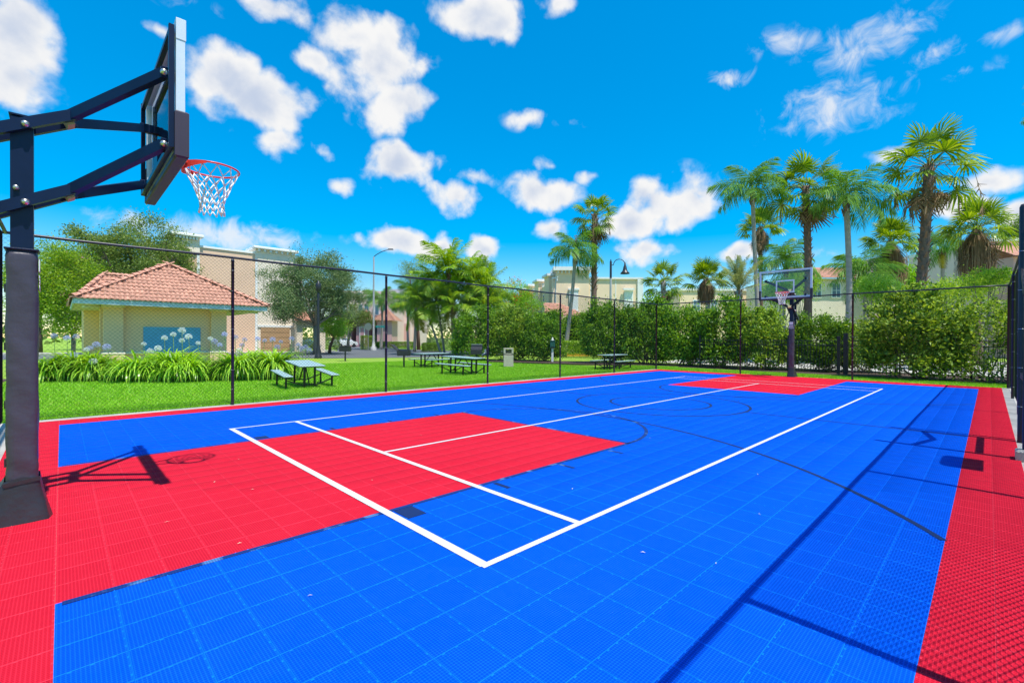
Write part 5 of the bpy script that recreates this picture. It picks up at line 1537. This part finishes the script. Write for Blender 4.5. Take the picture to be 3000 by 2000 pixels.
def fan_palm(label, xb, xt, yt, d, rpx, seed, skirt=0.0, stalks=0, boots=.6, trunk_r=.2, n=30, group='fan palms', yb=None):
    rg = np.random.default_rng(seed)
    X, Y = gp(xb, d); q = pt(xt, yt, d)
    root = empty('fan_palm', (X, Y, 0), 0, label, 'palm tree', group)
    top = np.array((q[0] - X, q[1] - Y, q[2]))
    P = trunk_path((0, 0, -.1), top, rg.normal(0, .12, 2))
    k = len(P)
    MB().tube(P, [trunk_r * (1.35 - .45 * min(1, i / (k - 1) * 2.2)) for i in range(k)], 12).build('trunk', M_FTRUNK if boots > .3 else M_GTRUNK, root)
    # cut leaf bases up the trunk
    Vs = []; Fs = []
    zt = top[2]
    cnt = int(boots * zt / .085)
    for i in range(cnt):
        u = 1 - boots + boots * i / cnt
        j = u * (k - 1); i0 = min(k - 2, int(j)); p = P[i0] + (P[i0 + 1] - P[i0]) * (j - i0)
        a_ = i * 2.39996; o_ = np.array((math.cos(a_), math.sin(a_), 0)); s_ = np.array((-math.sin(a_), math.cos(a_), 0))
        ln = rg.uniform(.16, .34) * (trunk_r / .2); w_ = .06 * trunk_r / .2
        b0 = p + o_ * trunk_r * .8; e = b0 + o_ * ln * .62 + np.array((0, 0, ln * .85))
        o = len(Vs)
        Vs += [b0 + s_ * w_, b0 - s_ * w_, b0 + np.array((0, 0, .09)) - o_ * .02, e + s_ * w_ * .5, e - s_ * w_ * .5]
        Fs += [(o, o + 1, o + 4, o + 3), (o + 2, o, o + 3, o + 3), (o + 1, o + 2, o + 4, o + 4)]
    if cnt:
        mb = MB(); mb.add(Vs, [tuple(dict.fromkeys(f)) for f in Fs]); tag(mb.build('leaf_bases', M_BOOTS, root), kind='stuff')
    s = px2m(rpx, d) / 2.3
    def pick(u): return FAN['up'][rg.integers(2)] if u < .35 else FAN['mid'][rg.integers(2)] if u < .75 else FAN['low'][rg.integers(2)]
    crown(root, top + (0, 0, -.15), pick, n, R(82), R(-28 if not skirt else 2), s, rg)
    crown(root, top + (0, 0, -.35), FAN['dead'], 3 if skirt else 5, R(-35), R(-60), s * .9, rg, 'dead_frond')
    if skirt:
        Vs = []; Fs = []; ns_ = 1100
        for i in range(ns_):
            a_ = rg.uniform(0, 6.283); h0 = rg.uniform(.1, .75) * skirt; r0 = trunk_r * .9
            bul = skirt * .27 * rg.uniform(.35, 1.15)
            o_ = np.array((math.cos(a_), math.sin(a_), 0)); s_ = np.array((-math.sin(a_), math.cos(a_), 0)) * rg.uniform(.008, .022)
            p0 = top + o_ * r0 + (0, 0, -h0 * .5); p1 = top + o_ * (r0 + bul) + (0, 0, -h0 - skirt * .25); p2 = top + o_ * (r0 + bul * .95) + (0, 0, -h0 - skirt * rg.uniform(.45, .62))
            o = len(Vs); Vs += [p0 + s_, p0 - s_, p1 + s_, p1 - s_, p2 + s_ * .3, p2 - s_ * .3]
            Fs += [(o, o + 2, o + 3, o + 1), (o + 2, o + 4, o + 5, o + 3)]
        link('dead_skirt', npmesh('dead_skirt', np.array(Vs), np.array(Fs), M_DEAD), root)
    for i in range(stalks):
        a_ = rg.uniform(0, 6.283); o_ = np.array((math.cos(a_), math.sin(a_), 0)); L_ = s * rg.uniform(1.5, 2.4)
        pts_ = [top + (0, 0, -.2), top + o_ * L_ * .35 + (0, 0, .1), top + o_ * L_ * .6 + (0, 0, -.25 * L_), top + o_ * L_ * .7 + (0, 0, -.75 * L_), top + o_ * L_ * .7 + (0, 0, -1.05 * L_)]
        mb = MB().tube(pts_, [.02, .018, .014, .01, .004], 5)
        for j in range(26):
            u = rg.uniform(.45, 1); ip = 1 + u * 2.99; i0 = int(ip); p = pts_[i0] + (pts_[min(4, i0 + 1)] - pts_[i0]) * (ip - i0)
            dl = rg.normal(0, .12, 3) + (0, 0, -.3); w_ = rg.normal(0, .02, 3)
            mb.add([p + w_, p - w_, p + dl - w_ * .4, p + dl + w_ * .4], [(0, 1, 2, 3)])
        mb.build('dead_flower_stalk', M_DEAD, root)
    return root

def feather_palm(label, xb, xt, yt, d, rpx, seed, kind='queen', n=20, trunk_r=.14, group='feather palms', e0=78, e1=-25, dead=0, seedstalk=False, nm='queen_palm'):
    rg = np.random.default_rng(seed)
    X, Y = gp(xb, d); q = pt(xt, yt, d)
    root = empty(nm, (X, Y, 0), 0, label, 'palm tree', group)
    top = np.array((q[0] - X, q[1] - Y, q[2]))
    P = trunk_path((0, 0, -.1), top, rg.normal(0, .1, 2))
    k = len(P)
    MB().tube(P, [trunk_r * (1.3 - .4 * min(1, i / (k - 1) * 2)) for i in range(k)], 12).build('trunk', M_GTRUNK, root)
    mb = MB()
    for i in range(16):   # old sheaths below the crown
        a_ = i * 2.4; o_ = np.array((math.cos(a_), math.sin(a_), 0)); s_ = np.array((-math.sin(a_), math.cos(a_), 0)) * .07
        b0 = top + o_ * trunk_r * .7 + (0, 0, -.95 + i * .05); e = b0 + o_ * .16 + (0, 0, .42)
        mb.add([b0 + s_, b0 - s_, e - s_ * .5, e + s_ * .5, b0 + o_ * .05 + (0, 0, .1)], [(0, 1, 2, 3), (0, 4, 3), (1, 2, 4)])
    mb.build('frond_sheaths', M_BOOTS, root)
    meshes = {'queen': QUE, 'date': DAT, 'areca': ARE}[kind]
    s = px2m(rpx, d) / 2.75
    crown(root, top, meshes, n, R(e0), R(e1), s, rg)
    if dead: crown(root, top + (0, 0, -.2), [DEADF, YEL], dead, R(-45), R(-75), s * .8, rg, 'dead_frond')
    if seedstalk:
        mb = MB().tube([top, top + (.1, .05, .9), top + (.15, .1, 1.5)], [.04, .03, .01], 6)
        for j in range(60):
            p = top + np.array((.12, .08, rg.uniform(.5, 1.5))) + rg.normal(0, .07, 3); mb.add([p, p + (.04, 0, .05), p + (0, 0, .1), p - (.04, 0, -.05)], [(0, 1, 2, 3)])
        mb.build('seed_stalk', M_DEAD, root)
    return root

fan_palm('tallest fan palm on the right with shaggy trunk and hanging dead stalks', 2096, 2134, 378, 27, 122, 201, stalks=9, boots=.8, trunk_r=.27, n=22)
fan_palm('tall fan palm directly behind the far backboard', 1852, 1850, 428, 31, 96, 202, stalks=3, boots=.62, trunk_r=.24, n=22)
fan_palm('tall slender fan palm standing in the low hedge', 1363, 1366, 492, 40, 64, 203, stalks=5, boots=.55, trunk_r=.26, n=22)
fan_palm('small fan palm with brown skirt behind a leaning trunk', 1748, 1746, 522, 42, 58, 204, skirt=1.9, stalks=2, n=24)
fan_palm('fan palm with thick brown skirt left of the tallest palm', 2050, 2047, 553, 34, 70, 205, skirt=2.9, n=24)
fan_palm('fan palm with thick brown skirt above the right hedge', 2246, 2243, 522, 28, 88, 206, skirt=2.7, n=24)
fan_palm('short fan palm just right of the cream building', 1522, 1522, 644, 36, 58, 207, n=24, boots=.3)
fan_palm('short fan palm with dead fronds beside the date palm', 1622, 1622, 640, 36, 60, 208, skirt=1.6, n=24, boots=.3)
feather_palm('queen palm with a bent trunk, leftmost of the tall group', 1748, 1728, 440, 31, 92, 211, n=15)
feather_palm('queen palm with smooth grey trunk between the two tall fan palms', 1946, 1943, 462, 28, 102, 212, n=16, trunk_r=.17)
feather_palm('leaning queen palm with a dark seed stalk in the low hedge', 1296, 1322, 582, 39, 70, 213, n=17, trunk_r=.16, seedstalk=True)
feather_palm('small queen palm between the skirted fan palms', 2166, 2166, 572, 36, 62, 214, n=17, dead=2)
feather_palm('low queen palm behind the smooth trunk', 1988, 1985, 636, 33, 92, 215, n=18)
feather_palm('queen palm behind the top left corner of the backboard', 1808, 1806, 612, 38, 78, 216, n=17)
feather_palm('olive date palm left of the far hoop', 1696, 1696, 668, 28, 82, 217, 'date', n=28, e0=85, e1=8, group='feather palms', nm='date_palm', trunk_r=.2)
feather_palm('queen palm beside the tall grey lamp', 875, 876, 690, 62, 46, 218, n=16)
feather_palm('queen palm in front of the pale townhouse', 938, 938, 706, 58, 50, 219, n=16)
feather_palm('drooping queen palm at the left of the palm clump', 952, 956, 690, 50, 62, 220, n=18)
feather_palm('tall areca palm topping the palm clump', 1043, 1030, 628, 41, 104, 221, 'areca', n=26, dead=3, nm='areca_palm', group='palm clump')
for i, (xb, xt, yt, d, r_, dd, lb_) in enumerate(((1022, 1000, 668, 42, 76, 1, 'areca palm stem arching to the left in the clump'), (1060, 1078, 655, 42, 80, 1, 'areca palm stem in the right middle of the clump'),
        (1080, 1112, 672, 43, 74, 1, 'areca palm stem at the right side of the clump'), (1015, 975, 705, 41, 70, 2, 'low areca palm stem at the left foot of the clump'),
        (1050, 1040, 700, 40, 72, 3, 'short areca palm stem with dead fronds in mid clump'), (1085, 1120, 715, 41, 66, 1, 'low areca palm stem at the right foot of the clump'))):
    feather_palm(lb_, xb, xt, yt, d, r_ * 1.22, 230 + i, 'areca', n=25, trunk_r=.09, dead=dd, nm='areca_palm', group='palm clump', e1=-45)
# palm standing outside the right edge whose hanging fronds reach into the picture
feather_palm('palm at the right edge with hanging dark fronds', 2462, 2460, 235, 20, 95, 250, n=18, dead=6, e1=-50)

# ------------------------------------------------------------------ agapanthus clumps
def agap_leaves(seed, n, Lr):
    rg = np.random.default_rng(seed)
    Vs = []; Fs = []
    for i in range(n):
        a_ = rg.uniform(0, 6.283); L_ = Lr * rg.uniform(.65, 1.1); tilt = rg.uniform(.15, 1.0); r0 = rg.uniform(0, .16)
        o_ = np.array((math.cos(a_), math.sin(a_), 0)); s_ = np.array((-math.sin(a_), math.cos(a_), 0))
        p = o_ * r0; ang = math.pi / 2 - tilt * .5; K = 5; o = len(Vs); w0 = rg.uniform(.048, .072)
        for j in range(K + 1):
            w_ = w0 * math.sin(math.pi * (.18 + .8 * j / K)) if j < K else .003
            Vs += [p + s_ * w_ * .5, p - s_ * w_ * .5]
            p = p + (o_ * math.cos(ang) + np.array((0, 0, math.sin(ang)))) * L_ / K
            ang -= (.28 + .42 * tilt) * rg.uniform(.8, 1.2)
        Fs += [(o + 2 * j, o + 2 * j + 2, o + 2 * j + 3, o + 2 * j + 1) for j in range(K)]
    return np.array(Vs), np.array(Fs)
AG = [agap_leaves(301 + i, 120, 1.5) for i in range(4)]
def flower_head(mt, seed):
    rg = np.random.default_rng(seed); mb = MB()
    for i in range(46):
        z = 1 - 1.7 * (i + .5) / 46; a_ = i * 2.39996; r_ = math.sqrt(max(0, 1 - z * z)); d = np.array((r_ * math.cos(a_), r_ * math.sin(a_), z))
        p = d * .115 * rg.uniform(.8, 1.1); s_ = unit(np.cross(d, rg.normal(size=3))); t_ = np.cross(d, s_)
        mb.tube([d * .02, p * .8], .0022, 3, cap=False)
        for q in range(5):
            b_ = s_ * math.cos(q * 1.2566) + t_ * math.sin(q * 1.2566); c_ = s_ * math.cos(q * 1.2566 + .5) + t_ * math.sin(q * 1.2566 + .5)
            mb.add([p * .8, p + b_ * .03 + d * .014, p + c_ * .028 + d * .008], [(0, 1, 2)])
    return mb.mesh('flower_head', mt)
HEADS = {'p': flower_head(M_FLOW, 1), 'w': flower_head(M_WFLOW, 2)}
def agap(label, x0_, x1_, d, nplants, heads, seed):
    rg = np.random.default_rng(seed)
    xc = (x0_ + x1_) / 2
    X, Y = gp(xc, d); z0 = -.06
    root = empty('agapanthus_clump', (X, Y, z0), 0, label, 'flowering plant', 'agapanthus clumps in the bed')
    Vs = []; Fs = []; n = 0
    A = np.array(gp(x0_ + 34, d)); B = np.array(gp(x1_ - 34, d)); back_ = FW[:2] / np.linalg.norm(FW[:2])
    for i in range(nplants):
        u = (i + .5) / nplants + rg.normal(0, .03); p = A + (B - A) * u + back_ * rg.uniform(-.55, .9)
        v, f = AG[rg.integers(4)]; a_ = rg.uniform(0, 6.283); s = rg.uniform(.85, 1.1) * (.72 + .38 * math.sin(math.pi * min(1, max(0, u))))
        M2 = np.array(((math.cos(a_), -math.sin(a_), 0), (math.sin(a_), math.cos(a_), 0), (0, 0, 1))) * s
        Vs.append(v @ M2.T + np.array((p[0] - X, p[1] - Y, rg.uniform(-.02, .1)))); Fs.append(f + n); n += len(v)
    link('leaves', npmesh('leaves', np.concatenate(Vs), np.concatenate(Fs), M_AGAP, True), root)
    for hx, hy, c in heads:
        q = pt(hx, hy, d + rg.uniform(-.2, .7)); q = np.array((q[0] - X, q[1] - Y, q[2] - z0)); b0 = q * (1, 1, 0) + rg.normal(0, .1, 3) * (1, 1, 0)
        st = MB().tube([b0, (b0 + q) / 2 + rg.normal(0, .02, 3), q], .009, 5).build('flower_stalk', M_STALK, root)
        s = rg.uniform(.6, .95); link('flower_head', HEADS[c], st, tuple(q), (rg.normal(0, .3), rg.normal(0, .3), rg.uniform(0, 6)), (s, s, s))
    return root
agap('agapanthus clump with purple heads beside the padded pole', 60, 262, 16.0, 16, [(124, 771, 'p'), (154, 776, 'p'), (175, 773, 'p'), (199, 803, 'w'), (206, 800, 'p'), (221, 792, 'p'), (245, 797, 'p'), (170, 815, 'p'), (214, 830, 'w')], 1)
agap('broad agapanthus clump with white heads in front of the blue shutter', 270, 492, 16.5, 20, [(418, 759, 'w'), (398, 768, 'w'), (433, 773, 'w'), (418, 782, 'w'), (378, 776, 'w'), (455, 788, 'w'), (363, 800, 'w'), (345, 806, 'w'), (389, 818, 'w'), (330, 790, 'w')], 2)
agap('agapanthus clump behind the second fence post', 488, 610, 17.2, 11, [(492, 784, 'p'), (483, 778, 'w'), (516, 768, 'p'), (505, 792, 'p'), (556, 793, 'p'), (562, 780, 'p'), (540, 775, 'p'), (577, 835, 'w'), (550, 805, 'w')], 3)
agap('agapanthus clump with purple heads behind the nearest picnic table', 600, 672, 17.8, 8, [(592, 778, 'p'), (608, 782, 'p'), (637, 797, 'p'), (645, 785, 'p'), (670, 778, 'p'), (685, 792, 'p'), (702, 797, 'p'), (694, 801, 'p'), (710, 804, 'p'), (626, 780, 'p')], 4)

# ------------------------------------------------------------------ grass blades on the near lawn
def blades(n, xr, yr, hmin, hmax, name, keep=None):
    x = rng.uniform(xr[0], xr[1], n); y = yr[0] + (yr[1] - yr[0]) * rng.uniform(0, 1, n) ** 1.25
    if keep is not None:
        k = keep(x, y); x, y = x[k], y[k]; n = len(x)
    z = zg(x, y)
    a = rng.uniform(0, 6.283, n); h = rng.uniform(hmin, hmax, n); w_ = rng.uniform(.006, .011, n) * (1 + (y - yr[0]) * .05)
    l = rng.normal(0, .45, (n, 2)) * h[:, None]
    P = np.stack([x, y, z], -1); s = np.stack([np.cos(a) * w_, np.sin(a) * w_, 0 * w_], -1)
    V = np.stack([P - s, P + s, P + np.stack([l[:, 0], l[:, 1], h], -1)], 1).reshape(-1, 3)
    tag(link(name, npmesh(name, V, np.arange(3 * n).reshape(n, 3), M_GRASS)), 'short green grass blades of the lawn', 'grass', kind='stuff')
bed = lambda x, y: (y > 19.9 - .32 * x) & (x < 5.5)
blades(260000, (-3.2, 21.5), (9.22, 24), .035, .075, 'grass', lambda x, y: ~bed(x, y) & (y < 24 - .0 * x) & ~((x > 19.4) & (y > 12)))
blades(45000, (19.02, 20.9), (-3.2, 12.5), .03, .065, 'grass', None)
